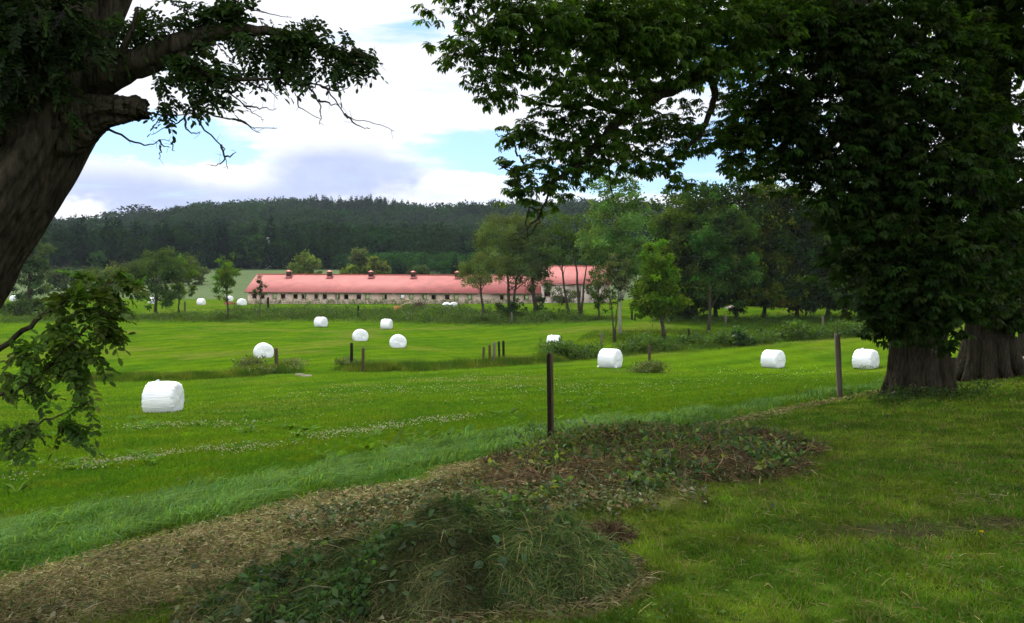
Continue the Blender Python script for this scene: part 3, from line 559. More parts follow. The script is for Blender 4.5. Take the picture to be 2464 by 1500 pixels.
def blob_tips(blobs, per_area, g, clump=.35):
    """blobs: column,row,half width,half height (picture units at its distance), distance, weight"""
    out = []; ax = []
    for b in blobs:
        cx,cy,rx,ry,d = b[:5]; w = b[5] if len(b) > 5 else 1; s = d/F_PX; c = at(cx,cy,d); rad = np.array([rx*s, .75*(rx+ry)*.5*s, ry*s])
        n = max(3, int(per_area*w*math.pi*rx*ry*s*s))
        nc = max(2, n//6); dc = rdir(nc, g); C = c+dc*rad*(g.random(nc)[:,None]**.42); k = g.integers(0,nc,n)
        p = C[k]+np.clip(g.normal(0, clump*.5, (n,3)), -clump*.75, clump*.75)*np.minimum(1, rad/.45)*np.array([1,1,.6]); out.append(p); ax.append(nrm(p-c))
    return np.concatenate(out), np.concatenate(ax)
def curve_px(L_, n=6):
    """smooth line through (column,row,distance) points"""
    P = np.array([at(a,b,d) for a,b,d in L_]); m = len(P); t = np.linspace(0, m-1, (m-1)*n+1); Q = []
    for u in t:
        i = min(int(u), m-2); f = u-i; p0 = P[max(i-1,0)]; p1 = P[i]; p2 = P[i+1]; p3 = P[min(i+2,m-1)]
        Q.append(.5*((2*p1)+(-p0+p2)*f+(2*p0-5*p1+4*p2-p3)*f*f+(-p0+3*p1-3*p2+p3)*f**3))
    return np.array(Q)
def limb(mb, L_, r, n=8, flute=0., wob=0., g=None, k=6, seed=0, ridge=0.):
    P = curve_px([l[:3] for l in L_], k)
    if wob: 
        g = g or rng; w = g.normal(0, wob, P.shape); w[0] = 0; P = P+w
    rr = np.interp(np.linspace(0,1,len(P)), np.linspace(0,1,len(r)), r); mb.tube(P, rr, n, flute=flute, seed=seed, ridge=ridge); return P
C_CH = (.046,.092,.012)
def chestnut_a():
    g = np.random.default_rng(50); B = gp(2215,948); root = tag(empty('chestnut_tree', B), 'huge horse chestnut reaching far over the meadow, its trunk beside the leaning grey post', 'tree', 'big chestnuts on the lawn edge')
    D0 = B[1]; tm = MB()
    base = B-np.array([0,0,.25]); s = D0/F_PX
    limb(tm, [(2217,985,D0),(2217,950,D0),(2214,915,D0),(2211,850,D0),(2205,760,D0),(2180,600,D0),(2130,400,D0-.2),(2080,200,D0-.5),(2050,40,D0-.7),(2030,-200,D0-.8),(2000,-600,D0-.8)], np.array([84,78,70,64,62,61,60,56,50,40,20])*s*1.0, 130, flute=.09, k=16, seed=4, ridge=.13)
    # root flares
    for a in np.radians([200,235,262,292,330,20,90,150]):
        d = np.array([math.cos(a), math.sin(a), 0]); L_ = g.uniform(.62,.8); p0 = B+d*.36+np.array([0,0,.7]); p1 = B+d*.62*L_+np.array([0,0,.28]); p2 = B+d*1.0*L_+np.array([0,0,-.12]); t = np.linspace(0,1,7)[:,None]
        tm.tube(p0*(1-t)**2+2*p1*t*(1-t)+p2*t*t, np.linspace(.25,.07,7), 10, flute=.12, seed=int(a*10))
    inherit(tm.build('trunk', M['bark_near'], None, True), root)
    lm = MB()
    limb(lm, [(2070,160,D0-.5),(1960,90,15),(1830,95,14.4),(1700,170,14),(1570,235,13.7),(1500,275,13.6),(1450,335,13.5),(1390,400,13.4),(1330,440,13.4),(1312,470,13.4)], np.array([.26,.22,.17,.13,.10,.085,.07,.05,.035,.02]), 10, .06, .012, g)
    limb(lm, [(2060,60,D0-.7),(1900,40,14.3),(1700,70,13.6),(1500,70,13),(1300,95,12.6),(1180,110,12.2),(1090,140,12)], np.array([.2,.13,.08,.055,.035,.02,.01]), 8, 0, .015, g)
    limb(lm, [(1700,170,14),(1720,230,14.3),(1680,330,14.5),(1600,380,14.6),(1510,345,14.6)], np.array([.08,.06,.04,.025,.01]), 7, 0, .015, g)
    limb(lm, [(2150,480,D0-.3),(2020,400,15.6),(1900,330,15.2),(1800,330,15),(1720,330,14.9)], np.array([.16,.11,.07,.04,.015]), 8, 0, .02, g)
    limb(lm, [(1500,275,13.6),(1400,250,13.4),(1320,255,13.3),(1250,225,13.2)], np.array([.05,.035,.02,.01]), 6, 0, .012, g)
    tw = lm
    for L_ in ([(1330,440,13.4),(1318,475,13.4),(1298,520,13.4),(1288,550,13.4),(1262,572,13.4),(1232,578,13.4),(1221,572,13.4)],[(1300,520,13.4),(1281,540,13.4),(1256,560,13.4),(1230,565,13.4)],[(1300,515,13.4),(1275,500,13.4),(1266,540,13.4),(1270,580,13.4)],
               [(1250,435,13.3),(1236,415,13.3),(1208,402,13.3),(1198,393,13.3)],[(1262,420,13.3),(1245,415,13.3),(1235,408,13.3),(1222,405,13.3),(1198,406,13.3)],[(1262,395,13.3),(1245,370,13.3),(1235,345,13.3),(1213,330,13.3),(1190,322,13.3)],[(1270,455,13.4),(1240,447,13.4),(1212,442,13.4)],[(1455,350,13.5),(1467,400,13.5),(1470,450,13.5),(1472,480,13.5)],[(1870,430,15),(1905,432,15),(1930,440,15)],[(1880,415,15),(1900,405,15),(1922,392,15)]):
        limb(tw, L_, np.array([.022,.016,.011,.006]), 5, 0, .012, g, 4)
    inherit(lm.build('limb', M['bark_near'], None, True), root)
    cm = MB()
    fr = [(1180,25,90,70,11.8),(1290,50,110,80,12),(1140,130,75,45,11.7,.8),(1220,130,60,45,12),(1175,200,45,40,11.9,.8),(1215,235,35,25,12,.6),(1330,150,85,65,12.3),(1420,50,110,80,12.5),(1440,180,85,60,12.7,.9),(1550,50,110,80,12.5),(1560,165,80,60,13,.9),(1345,250,50,45,13,.8),(1300,300,45,35,13.2,.8),(1390,320,50,40,13.3,.8),(1330,345,50,40,13.3,.9),(1320,405,42,35,13.4,.9),(1270,325,25,18,13.2,.7),(1275,450,36,34,13.4,.6),(1440,265,45,40,13.3,.7),(1520,230,50,45,13.6,.9),(1380,390,60,50,13.3,1),(1300,440,40,40,13.4,.9),(1420,330,50,45,13.4,1),(1240,330,24,18,13.2,.8),(1265,385,30,26,13.3,.8),(1520,400,50,28,14.6,.9),(1610,420,34,18,14.6,.8),(1560,290,50,40,14.5,1),(1810,300,70,60,15,1),(1790,400,44,28,15,.9),(1840,420,50,26,15.1,.9),(1920,400,40,36,15.2,.9),(1950,470,40,40,15.2,.8),(1500,60,90,60,13.2),(1600,110,80,60,13.4),(1440,385,26,24,13.5,.5),
          (1680,40,120,80,13),(1690,130,80,55,13.4),(1630,190,70,35,13.8,.8),(1580,300,45,35,14.5,.8),(1600,365,50,40,14.6,.9),(1530,345,34,28,14.6,.8),(1650,290,38,45,14.5,.8),(1565,405,40,20,14.6,.6),(1710,330,60,34,14.9,.8),(1800,50,120,90,13.5),(1850,170,70,50,15),(1740,240,28,40,14.6,.35),(1830,270,70,45,15.1),(1780,330,60,40,15,.9),(1860,340,70,50,15.1),(1800,390,40,24,15,.7),(1900,260,80,80,15.2),(1760,370,30,24,15,.5),(1895,385,40,30,15.2,.7)]
    t, a = blob_tips([(b[0],b[1],b[2]*1.1,b[3]*1.1)+tuple(b[4:]) for b in fr], 128, g, .55); whorls(cm, t, a, .115, C_CH, g, 5)
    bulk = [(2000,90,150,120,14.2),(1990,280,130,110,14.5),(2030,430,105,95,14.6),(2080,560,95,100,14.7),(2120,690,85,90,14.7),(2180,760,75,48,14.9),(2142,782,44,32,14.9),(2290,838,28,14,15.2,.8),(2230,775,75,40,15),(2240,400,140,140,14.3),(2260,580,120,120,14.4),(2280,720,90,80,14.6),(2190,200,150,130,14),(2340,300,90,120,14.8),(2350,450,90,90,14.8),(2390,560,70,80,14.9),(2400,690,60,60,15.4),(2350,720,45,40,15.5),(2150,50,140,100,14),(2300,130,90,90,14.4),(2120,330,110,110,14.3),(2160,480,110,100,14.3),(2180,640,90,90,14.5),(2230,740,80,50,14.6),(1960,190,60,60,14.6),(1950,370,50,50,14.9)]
    t, a = blob_tips(bulk, 120, g, .5); whorls(cm, t, a, .135, (.020,.042,.007), g, 5, .3)  # inner crown's shade put into the leaf tint, darker than the fringe
    # unseen upper crown that shades the lawn
    up = MB()
    lob = [(5.5,17.0,12.5,8.0,5.5,6.5),(9,16.5,17,6,5.5,5),(2,15.8,11.3,5,5,2.4),(10,15.5,10.5,5.5,4.5,3.0)]
    crown_leaves(cm, lob, 44000, .22, C_CH, g, nclump=260, clump=.17, elong=1.5, up=.8)
    inherit(cm.build('crown', M['leaf']), root)
chestnut_a()
def chestnut_b():
    g = np.random.default_rng(51); B = gp(2378,912); D0 = B[1]; s = D0/F_PX; root = tag(empty('chestnut_tree', B), 'second big chestnut behind on the right, with swept root flare beside the stone heap', 'tree', 'big chestnuts on the lawn edge')
    tm = MB()
    limb(tm, [(2372,950,D0),(2374,915,D0),(2376,880,D0),(2378,800,D0),(2382,700,D0),(2390,500,D0),(2380,250,D0),(2400,-50,D0),(2400,-400,D0)], np.array([76,66,56,49,47,46,42,34,15])*s, 130, .10, seed=9, k=16, ridge=.13)
    for a in np.radians([185,205,240,275,320,0,80]):
        d = np.array([math.cos(a), math.sin(a), 0]); L_ = g.uniform(.8,1.0); p0 = B+d*.3+np.array([0,0,.9]); p1 = B+d*.5*L_+np.array([0,0,.3]); p2 = B+d*.95*L_+np.array([0,0,-.12]); t = np.linspace(0,1,7)[:,None]
        tm.tube(p0*(1-t)**2+2*p1*t*(1-t)+p2*t*t, np.linspace(.26,.09,7), 10, flute=.12, seed=int(a*10))
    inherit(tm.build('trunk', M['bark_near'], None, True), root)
    cm = MB()
    bl = [(2440,100,90,130,18.5),(2440,300,80,130,18.6),(2440,480,80,110,18.6),(2450,640,70,90,18.7),(2420,740,50,50,18.7),(2480,760,50,40,18.8),(2350,60,90,90,18.4),(2250,-40,120,90,18.2),(2350,700,60,60,19.4)]
    t, a = blob_tips(bl, 80, g); whorls(cm, t, a, .15, (.020,.042,.007), g, 5, .28)  # visible crown gets the same tint with shade put into it
    crown_leaves(cm, [(14,20,12,7,6,6),(13,17,9.5,5,5,3)], 22000, .24, C_CH, g, nclump=150, clump=.17, elong=1.5, up=.8)
    inherit(cm.build('crown', M['leaf']), root)
chestnut_b()
def chestnut_c():
    g = np.random.default_rng(52); B = gp(2462,862); root = tag(empty('chestnut_tree', B), 'thinner tree trunk at the right edge behind the stone heap', 'tree', 'big chestnuts on the lawn edge'); s = B[1]/F_PX
    tm = MB(); P = np.linspace(B-np.array([0,0,.2]), B+np.array([.3,0,7]), 8); tm.tube(P, np.array([18,14,13,12,12,11,10,6])*s, 16, flute=.08)
    inherit(tm.build('trunk', M['bark_near'], None, True), root)
    cm = MB(); crown_leaves(cm, [(B[0],B[1],B[2]+6,4.5,4,3.6),(B[0]+1,B[1],B[2]+9,4,4,3)], 6000, .42, C_CH, g, nclump=110, clump=.2, elong=1.5); inherit(cm.build('crown', M['leaf']), root)
chestnut_c()
# ---- the leaning robinia on the left
C_RO = (.036,.070,.014)
def pinnate(mb, P, D, Nn, ln, g, col, pairs=6, wood=None):
    n = len(P); S = nrm(np.cross(D, Nn)); Nn = nrm(np.cross(S, D)); drop = g.uniform(.15,.55,n)[:,None]
    for i in range(pairs*2+1):
        if i == pairs*2: f = 1.0; sg = 0
        else: f = .18+.8*(i//2)/(pairs-.0); sg = 1 if i % 2 else -1
        p = P+D*ln[:,None]*f-np.array([0,0,1.0])*ln[:,None]*drop*f*f
        d = nrm(D*(.35 if sg else 1)+S*sg-np.array([0,0,1.0])*g.uniform(.05,.55,n)[:,None]+g.normal(0,.1,(n,3)))
        L_ = ln*.27*g.uniform(.85,1.15,n); q = g.random(n) > .04
        cc = (col*(1+g.normal(0,.07,(n,1))))[q]; mb.quads(ovals(p[q], d[q], nrm(Nn+g.normal(0,.25,(n,3)))[q], L_[q], L_[q]*.50), np.concatenate([cc,cc]))
    # the leaf stalk
    e = P+D*ln[:,None]-np.array([0,0,1.0])*ln[:,None]*drop; w = S*.0012
    mb.quads(np.stack([P-w,P+w,e+w,e-w],1), np.broadcast_to(np.array((.04,.06,.02)),(n,3)))
def robinia_leaves(mb, blobs, per_area, g, ln=.17, col=C_RO, v=.2, pairs=6, clump=.14):
    t, a = blob_tips(blobs, per_area, g, clump); n = len(t)
    D = nrm(rdir(n,g)*np.array([1,1,.5])+a*.6+np.array([.2,0,-.35])); Nn = nrm(np.array([0,-.25,1.0])+g.normal(0,.4,(n,3)))
    pinnate(mb, t-D*ln*.4, D, Nn, ln*g.uniform(.75,1.2,n), g, jitter_col(col,n,v,g), pairs)
def robinia():
    g = np.random.default_rng(60); x0 = at(-380,1560,4.3); B = np.array([x0[0], x0[1], gz(x0[0],x0[1])]); root = tag(empty('robinia_tree', B), 'leaning old robinia with a broken limb stub and feathery leaves, at the left', 'tree')
    tm = MB(); s = 4.7/F_PX
    limb(tm, [(-400,1680,4.3),(-370,1450,4.3),(-400,1150,4.4),(-298,810,4.5),(-178,620,4.6),(-52,445,4.7),(38,320,4.8),(105,180,4.9),(125,20,5),(140,-250,5.1),(150,-700,5.1)], np.array([250,215,190,178,168,158,150,145,128,110,60])*s, 200, .10, k=22, seed=2, ridge=.11)
    inherit(tm.build('trunk', M['bark_near'], None, True), root)
    st = MB(); P = limb(st, [(50,345,4.8),(160,300,4.75),(250,268,4.7),(308,262,4.7),(328,262,4.7)], np.array([92,64,36,27,24])*1.15*s, 60, .10, .003, g, seed=5, k=14, ridge=.16)
    e = P[-1]
    for i in range(26):   # torn splinters at the broken end
        o = g.normal(0,.026,3)*np.array([.3,1,1]); q = e+o-np.array([.05,0,0]); l = g.uniform(.03,.1); st.tube(np.array([q,q+np.array([l*.6,0,g.normal(0,.006)]),q+np.array([l,0,g.normal(0,.012)])]), [.016,.012,.004], 5)
    inherit(st.build('broken_limb', M['bark_near'], None, True), root)
    lm = MB()
    limb(lm, [(90,250,4.85),(190,195,4.8),(290,165,4.8),(420,112,4.8),(520,78,4.8),(640,75,4.8),(740,105,4.85),(850,150,4.9)], np.array([95,58,36,30,19,11,7,2.5])*s, 18, .07, .006, g, seed=7)
    limb(lm, [(240,90,5),(275,30,5),(310,-60,5),(330,-200,5)], np.array([40,28,24,18])*s, 10)
    limb(lm, [(285,165,4.8),(300,110,4.7),(318,70,4.7),(330,20,4.7)], np.array([12,9,6,4])*s, 7)
    limb(lm, [(420,112,4.8),(480,170,4.75),(560,190,4.7),(655,190,4.7)], np.array([14,9,6,3])*s, 7)
    tw = lm; d = 4.75
    for L_ in ([(512,175),(548,215),(587,254),(612,276),(635,290)],[(587,254),(610,258),(640,261),(664,263)],[(455,235),(484,301),(532,349),(542,381),(549,405)],[(532,349),(540,381),(525,396),(508,398)],[(541,378),(556,373),(567,362)],[(330,268),(397,278),(456,274),(505,272)],[(472,250),(516,278),(579,290),(619,309),(666,307)],[(560,287),(590,297),(625,322)],[(655,190),(698,204),(766,204),(797,230),(829,274),(853,288),(904,296),(950,317)],[(829,274),(858,300),(890,312)],[(742,210),(766,240),(772,275),(768,300)],[(738,210),(716,238),(726,262),(774,286)],[(766,240),(800,252),(822,250)],[(262,312),(325,343),(361,349),(381,337),(411,341)],[(384,339),(392,352),(408,354)],[(555,-5),(595,20),(651,34),(700,42)],[(456,258),(436,293),(397,309),(365,325)],[(445,280),(448,310),(470,322),(484,320)],[(519,225),(540,262),(566,266),(600,268)],[(770,205),(800,218),(845,212)],[(600,200),(640,215),(670,230)],[(385,352),(386,366),(384,384)],[(417,341),(414,352),(418,366)],[(850,150),(880,170),(880,205)],[(850,120),(880,135),(920,155)]):
        limb(tw, [(a,b,d) for a,b in L_], np.array([3.2,2.3,1.6,1.0,.7])*s, 5, 0, .004, g, 4)
        P = curve_px([(a,b,d) for a,b in L_], 4)
        for i in range(3, len(P)-1, 4):   # short side shoots
            q = P[i]; v = nrm(P[i+1]-P[i]+g.normal(0,.06,3)); v = nrm(v+g.normal(0,.7,3)); tw.tube(np.array([q, q+v*.02+g.normal(0,.002,3), q+v*g.uniform(.03,.07)]), [.0013,.001,.0007], 4)
    inherit(lm.build('limb', M['bark_near'], None, True), root)
    cm = MB()
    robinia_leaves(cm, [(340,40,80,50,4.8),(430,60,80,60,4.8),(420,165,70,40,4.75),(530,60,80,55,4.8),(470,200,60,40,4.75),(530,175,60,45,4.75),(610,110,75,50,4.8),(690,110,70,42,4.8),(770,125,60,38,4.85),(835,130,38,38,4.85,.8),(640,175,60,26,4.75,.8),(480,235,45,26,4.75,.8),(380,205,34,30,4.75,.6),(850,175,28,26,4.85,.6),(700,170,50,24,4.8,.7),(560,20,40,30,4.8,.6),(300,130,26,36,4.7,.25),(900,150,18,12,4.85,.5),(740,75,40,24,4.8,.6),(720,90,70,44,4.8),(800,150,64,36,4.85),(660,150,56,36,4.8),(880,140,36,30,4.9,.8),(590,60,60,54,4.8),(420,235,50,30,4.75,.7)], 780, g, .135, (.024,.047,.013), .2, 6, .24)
    robinia_leaves(cm, [(60,30,170,100,4.4),(180,50,80,80,4.4),(40,170,120,100,4.42,.8),(170,180,50,60,4.4,.35),(0,300,70,60,4.4,.5),(-40,100,120,200,4.6),(-60,300,90,140,4.6),(175,255,20,50,4.35,.4)], 1000, g, .12, (.013,.028,.007), v=.3)  # leaves over the trunk tinted darker to stand in for shade
    crown_leaves(cm, [(-3.4,6.0,7.4,4.6,3.6,2.6),(-1.4,6.6,8.4,3.2,3.2,2.4),(-5,8.0,8.5,4,4,3)], 7000, .32, C_RO, g, nclump=150, clump=.2, elong=2.2)
    inherit(cm.build('crown', M['leaf']), root)
    hb = MB()
    for L_, r in (([(-310,930,4.4),(-215,985,4.0),(-120,945,3.75),(0,838,3.7),(85,772,3.7),(150,732,3.72),(220,700,3.75),(290,680,3.78)],[17,13,9.5,7,6,5,3.5,1.5]),([(-300,955,4.35),(-215,985,4.0),(-120,985,3.65),(60,925,3.6),(120,880,3.65),(200,800,3.7),(262,740,3.7)],[10,8,6.5,5,3.5,2.5,1.2]),([(-310,1010,4.35),(-215,1050,3.9),(-100,1060,3.55),(0,1042,3.5),(60,1028,3.5),(140,1000,3.5),(222,962,3.5)],[8,6,4.5,3.4,2.8,2,1])):
        limb(hb, L_, np.array(r)*3.7/F_PX, 7, 0, .004, g, 5)
    hb_o = inherit(hb.build('hanging_branch', M['bark_near'], None, True), root)
    hm = MB()
    bl = [(285,655,44,22,3.8,.8),(235,672,50,26,3.8,.8),(312,700,18,44,3.8,.8),(190,712,70,30,3.75,.8),(262,700,46,36,3.78,.9),(130,765,60,26,3.7,.55),(215,770,66,42,3.7),(280,760,26,48,3.72,.7),(170,820,70,50,3.68,.9),(240,830,40,40,3.7,.7),(140,790,60,40,3.7,.6),(90,855,60,30,3.65,.8),(30,905,46,26,3.6,.8),(115,900,44,28,3.65,.8),(185,870,30,36,3.66,.7),(20,950,30,14,3.6,.6),(60,935,30,16,3.6,.6)]
    robinia_leaves(hm, bl, 950, g, .132, (.050,.092,.013), .28, 7, .20)
    robinia_leaves(hm, [(90,1030,66,14,3.5),(140,1022,50,26,3.5,.9),(190,972,32,8,3.5,.7),(50,1058,36,14,3.5,.6),(160,1062,34,20,3.5,.7),(20,1032,28,8,3.5,.6)], 800, g, .135, (.042,.08,.014), .25, 7)
    o = hm.build('leaf_spray', M['leaf'], hb_o)
robinia()
# ------------------------------------------------------------------ bales, posts, barns and small things
def bale_material():
    m, nt = newmat('white_stretch_film'); L = nt.links.new
    p = N(nt,'ShaderNodeBsdfPrincipled'); p.inputs['Roughness'].default_value = .32; p.inputs['Specular IOR Level'].default_value = .45
    tc = N(nt,'ShaderNodeTexCoord'); mp = N(nt,'ShaderNodeMapping'); mp.inputs['Scale'].default_value = (1.2,7,9); L(tc.outputs['Object'], mp.inputs[0])
    n = N(nt,'ShaderNodeTexNoise'); n.inputs['Scale'].default_value = 1.6; n.inputs['Detail'].default_value = 7; L(mp.outputs[0], n.inputs[0])
    cr = N(nt,'ShaderNodeValToRGB'); cr.color_ramp.elements[0].color = (.74,.78,.84,1); cr.color_ramp.elements[1].color = (.86,.88,.90,1); cr.color_ramp.elements[0].position = .35; cr.color_ramp.elements[1].position = .6; L(n.outputs['Fac'], cr.inputs[0]); L(cr.outputs[0], p.inputs['Base Color'])
    b = N(nt,'ShaderNodeBump'); b.inputs['Strength'].default_value = .8; b.inputs['Distance'].default_value = .06; L(n.outputs['Fac'], b.inputs['Height']); L(b.outputs[0], p.inputs['Normal'])
    t = N(nt,'ShaderNodeBsdfTranslucent'); t.inputs['Color'].default_value = (.8,.83,.88,1); mx = N(nt,'ShaderNodeMixShader'); mx.inputs[0].default_value = .12; L(p.outputs[0], mx.inputs[1]); L(t.outputs[0], mx.inputs[2])
    o = N(nt,'ShaderNodeOutputMaterial'); L(mx.outputs[0], o.inputs['Surface']); return m
M['film'] = bale_material()
def bale_mesh(name, parent, seed, W=1.27, D=1.50, sag=.4):
    """round bale lying on its side, axis along local x, standing on z=0"""
    g = np.random.default_rng(seed); nt_ = 96; Rr = D/2
    prof = [(-.5,0),(-.5,.35),(-.5,.62),(-.497,.78),(-.485,.88),(-.46,.95),(-.42,.985),(-.36,1.0)]+[(x,1.0+.012*math.cos(x*4)) for x in np.linspace(-.28,.28,9)]+[(.36,1.0),(.42,.985),(.46,.95),(.485,.88),(.497,.78),(.5,.62),(.5,.35),(.5,0)]
    prof = np.array(prof); th_ = np.linspace(0, 2*math.pi, nt_, endpoint=False); x = prof[:,0][:,None]*np.ones((1,nt_)); r = prof[:,1][:,None]*np.ones((1,nt_))
    edge = np.exp(-((np.abs(prof[:,0])-.47)/.035)**2)*(prof[:,1] > .3); ph = g.uniform(0,6.28,8)
    wr = sum(a*np.sin(k*th_+p) for k,a,p in zip((11,17,23,31,7), (.018,.021,.015,.011,.011), ph)); r = r+edge[:,None]*wr[None]
    r = r+.008*np.sin(2*th_+ph[5])[None]*r+.012*np.sin(3*th_[None]+x*5+ph[6])*r
    for k in range(14): r[7:-7] += (.006*np.exp(-((x[7:-7]-g.uniform(-.36,.36)-.04*np.sin(th_*2+g.uniform(0,6)))/.012)**2))
    bul = (1-np.clip(prof[:,1],0,1)**2)[:,None]*np.sign(prof[:,0])[:,None]*.035; x = x+bul*(1+.4*np.sin(3*th_+ph[7])[None])
    X = x*W; Y = np.sin(th_)[None]*r*Rr*1.03; Z = np.cos(th_)[None]*r*Rr+Rr*(1-sag)
    Z = np.where(Z < 0.0, Z*.08, Z); Y = Y*(1+.015*np.clip((.45-Z)/.45,0,1))
    b = MB(); m = len(prof); i = np.arange(m-1)[:,None]*nt_; j = np.arange(nt_)[None]; k = (j+1)%nt_
    f = np.stack([i+j,i+nt_+j,i+nt_+k,i+k],-1).reshape(-1,4)[:, ::-1]; b.add(np.stack([X,Y,Z],-1).reshape(-1,3), f4=f)
    return b.build(name, M['film'], parent, True)
BALES = [ # column,row of the foot; yaw of the axis in degrees; label; tail knot
 (381,993,21,.98,'nearest white bale on the left, side and right end showing',1),(630,862,82,1.0,'white bale end-on beside the single brown post on the left',0),(865,821,80,1.0,'white end-on bale behind the two posts, left of its twin',0),(956,837,84,1.0,'white end-on bale, right one of the mid-field pair, lower in the field',0),
 (770,787,38,1.0,'white tilted bale left in the far meadow, its right end in shade',0),(929,792,20,1.0,'white bale with a peaked top knot near the weed bank',1),(482,734,30,.95,'flat-looking white bale far off left of the slender young tree',0),(580,735,70,1.0,'white bale just left of the barn corner',0),
 (551,725,75,.9,'small white bale sitting by the brick stack left of the barn',0),(1074,745,70,.95,'left of the two touching white bales in front of the barn',0),(1091,746,80,1.0,'right of the two touching white bales in front of the barn',0),(1333,838,10,1.0,'white bale side-on behind weeds, above the dark post',1),
 (1470,885,27,1.04,'white bale with torn film at its foot, left of the tufted post',0),(1865,886,30,1.0,'white bale in open grass between the tufted post and leaning post',0),(2090,887,24,1.06,'white bale between the leaning post and the big chestnut trunk',1),
 (365,731,60,1.0,'white bale half hidden behind the broad ash trunk',0),(31,725,60,.95,'distant white bale under the big pale willow at left',0),(104,733,40,.95,'left one of two far bales seen through the hanging leaves',0),(134,733,60,1.0,'right one of two far bales seen through the hanging leaves',0)]
def tail_mesh(name, parent, seed):
    g = np.random.default_rng(seed); b = MB(); b.tube(np.array([[0,0,0],[.01,0,.05],[.04,.01,.085],[.09,.01,.10],[.12,0,.085]]), [.075,.05,.034,.03,.012], 9, flute=.2, seed=seed); return b.build(name, M['film'], parent, True)
pr_b = [None]*3
for k in range(3):
    e = empty('hay_bale'); pr_b[k] = (e, bale_mesh('wrap', e, 20+k, sag=[.33,.38,.30][k]))
used = set()
for i,(px_,py_,yaw,sc,lab,tail) in enumerate(BALES):
    k = [0,1,1,1,2,0,0,1,1,1,1,2,2,2,0,1,1,0,1][i]
    if k not in used: root, wrap = pr_b[k]; used.add(k)
    else:
        root = pr_b[k][0].copy(); COL.objects.link(root); wrap = pr_b[k][1].copy(); COL.objects.link(wrap); wrap.parent = root
    B = gp(px_, py_); root.location = (B[0],B[1]+.5,gz(B[0],B[1]+.5)-.01); root.rotation_euler = (0,0,R(-math.degrees(math.atan2(B[0],B[1]))-yaw)); root.scale = (sc,sc,sc)
    tag(root, lab, 'hay bale', 'white wrapped hay bales in the meadow')
    if tail:
        t = tail_mesh('film_tail', root, 70+i); t.location = (-.28,0,1.22)
    if i == 12:
        b = MB(); g = np.random.default_rng(5)
        for x0, sg in ((-.55,-1),(.5,1)):
            b = MB(); q = np.array([[x0,-.45,.35],[x0+.12*sg,-.5,.0],[x0+.26*sg,-.42,.0],[x0+.05*sg,-.3,.42]]); b.quads(q[None]); b.build('torn_film', M['film'], root)
root = pr_b[1][0].copy(); COL.objects.link(root); w = pr_b[1][1].copy(); COL.objects.link(w); w.parent = root
P = at(969,722,203); root.location = (P[0],P[1],gz(P[0],P[1])); root.rotation_euler = (0,0,R(-70)); root.scale = (1.05,)*3; tag(root,'white bale behind the barn, seen right through two of its windows','hay bale','white wrapped hay bales in the meadow')
# ---- posts
def post(name, label, foot, top, wpx, mat, seed, mat2=None, group='old wooden fence posts', d=None, sharp=False):
    B = gp(*foot) if d is None else at(*foot, d); s = B[1]/F_PX; T = np.array([B[0]+(top[0]-foot[0])*s, B[1]+.02, B[2]+(foot[1]-top[1])*s]); g = np.random.default_rng(seed)
    root = tag(empty(name, B), label, 'post', group); w = wpx*s; h = T-B
    def prism(w0, w1, dpt, mt, off, nm):
        b = MB(); n = 10; t = np.linspace(0,1,n); base = B-np.array([0,0,.3]); P = base+(T-base)*t[:,None]
        ring = np.array([[-w0,-dpt],[w1*.1-w0*.1,-dpt*1.12],[w1,-dpt*.95],[w1*1.05,dpt*.1],[w1,dpt],[-w0,dpt*.9],[-w0*1.05,0]])
        V = np.zeros((n,7,3)); 
        for i in range(n):
            rr = ring*(1+g.normal(0,.035,ring.shape)); V[i,:,0] = P[i,0]+off+rr[:,0]; V[i,:,1] = P[i,1]+rr[:,1]; V[i,:,2] = P[i,2]
        V[-1,:,2] += g.normal(0,.018,7)*(1 if not sharp else 2)+ (np.linspace(0,.03,7) if sharp else 0)
        i = np.arange(n-1)[:,None]*7; j = np.arange(7)[None]; k = (j+1)%7; b.add(V.reshape(-1,3), f4=np.stack([i+j,i+k,i+7+k,i+7+j],-1).reshape(-1,4), f3=[((n-1)*7,(n-1)*7+q,(n-1)*7+q+1) for q in range(1,6)])
        return inherit(b.build(nm, M[mt]), root)
    if mat2:   # split post: a tarred half and a bare half
        prism(w*.27, w*.27, w*.45, mat, -w*.24, 'tarred_half'); prism(w*.2, w*.2, w*.4, mat2, w*.27, 'bare_half')
    else: prism(w*.5, w*.5, w*.5, mat, 0, 'shaft')
    return root
post('fence_post','tall black split post with a brown right edge, standing by the cuttings',(1327,1078),(1322,852),15.5,'wood_dark',1,'wood_brown')
post('fence_post','tall grey post leaning left, beside the big chestnut trunk',(2023,957),(2013,805),10.5,'wood_grey',2,sharp=True)
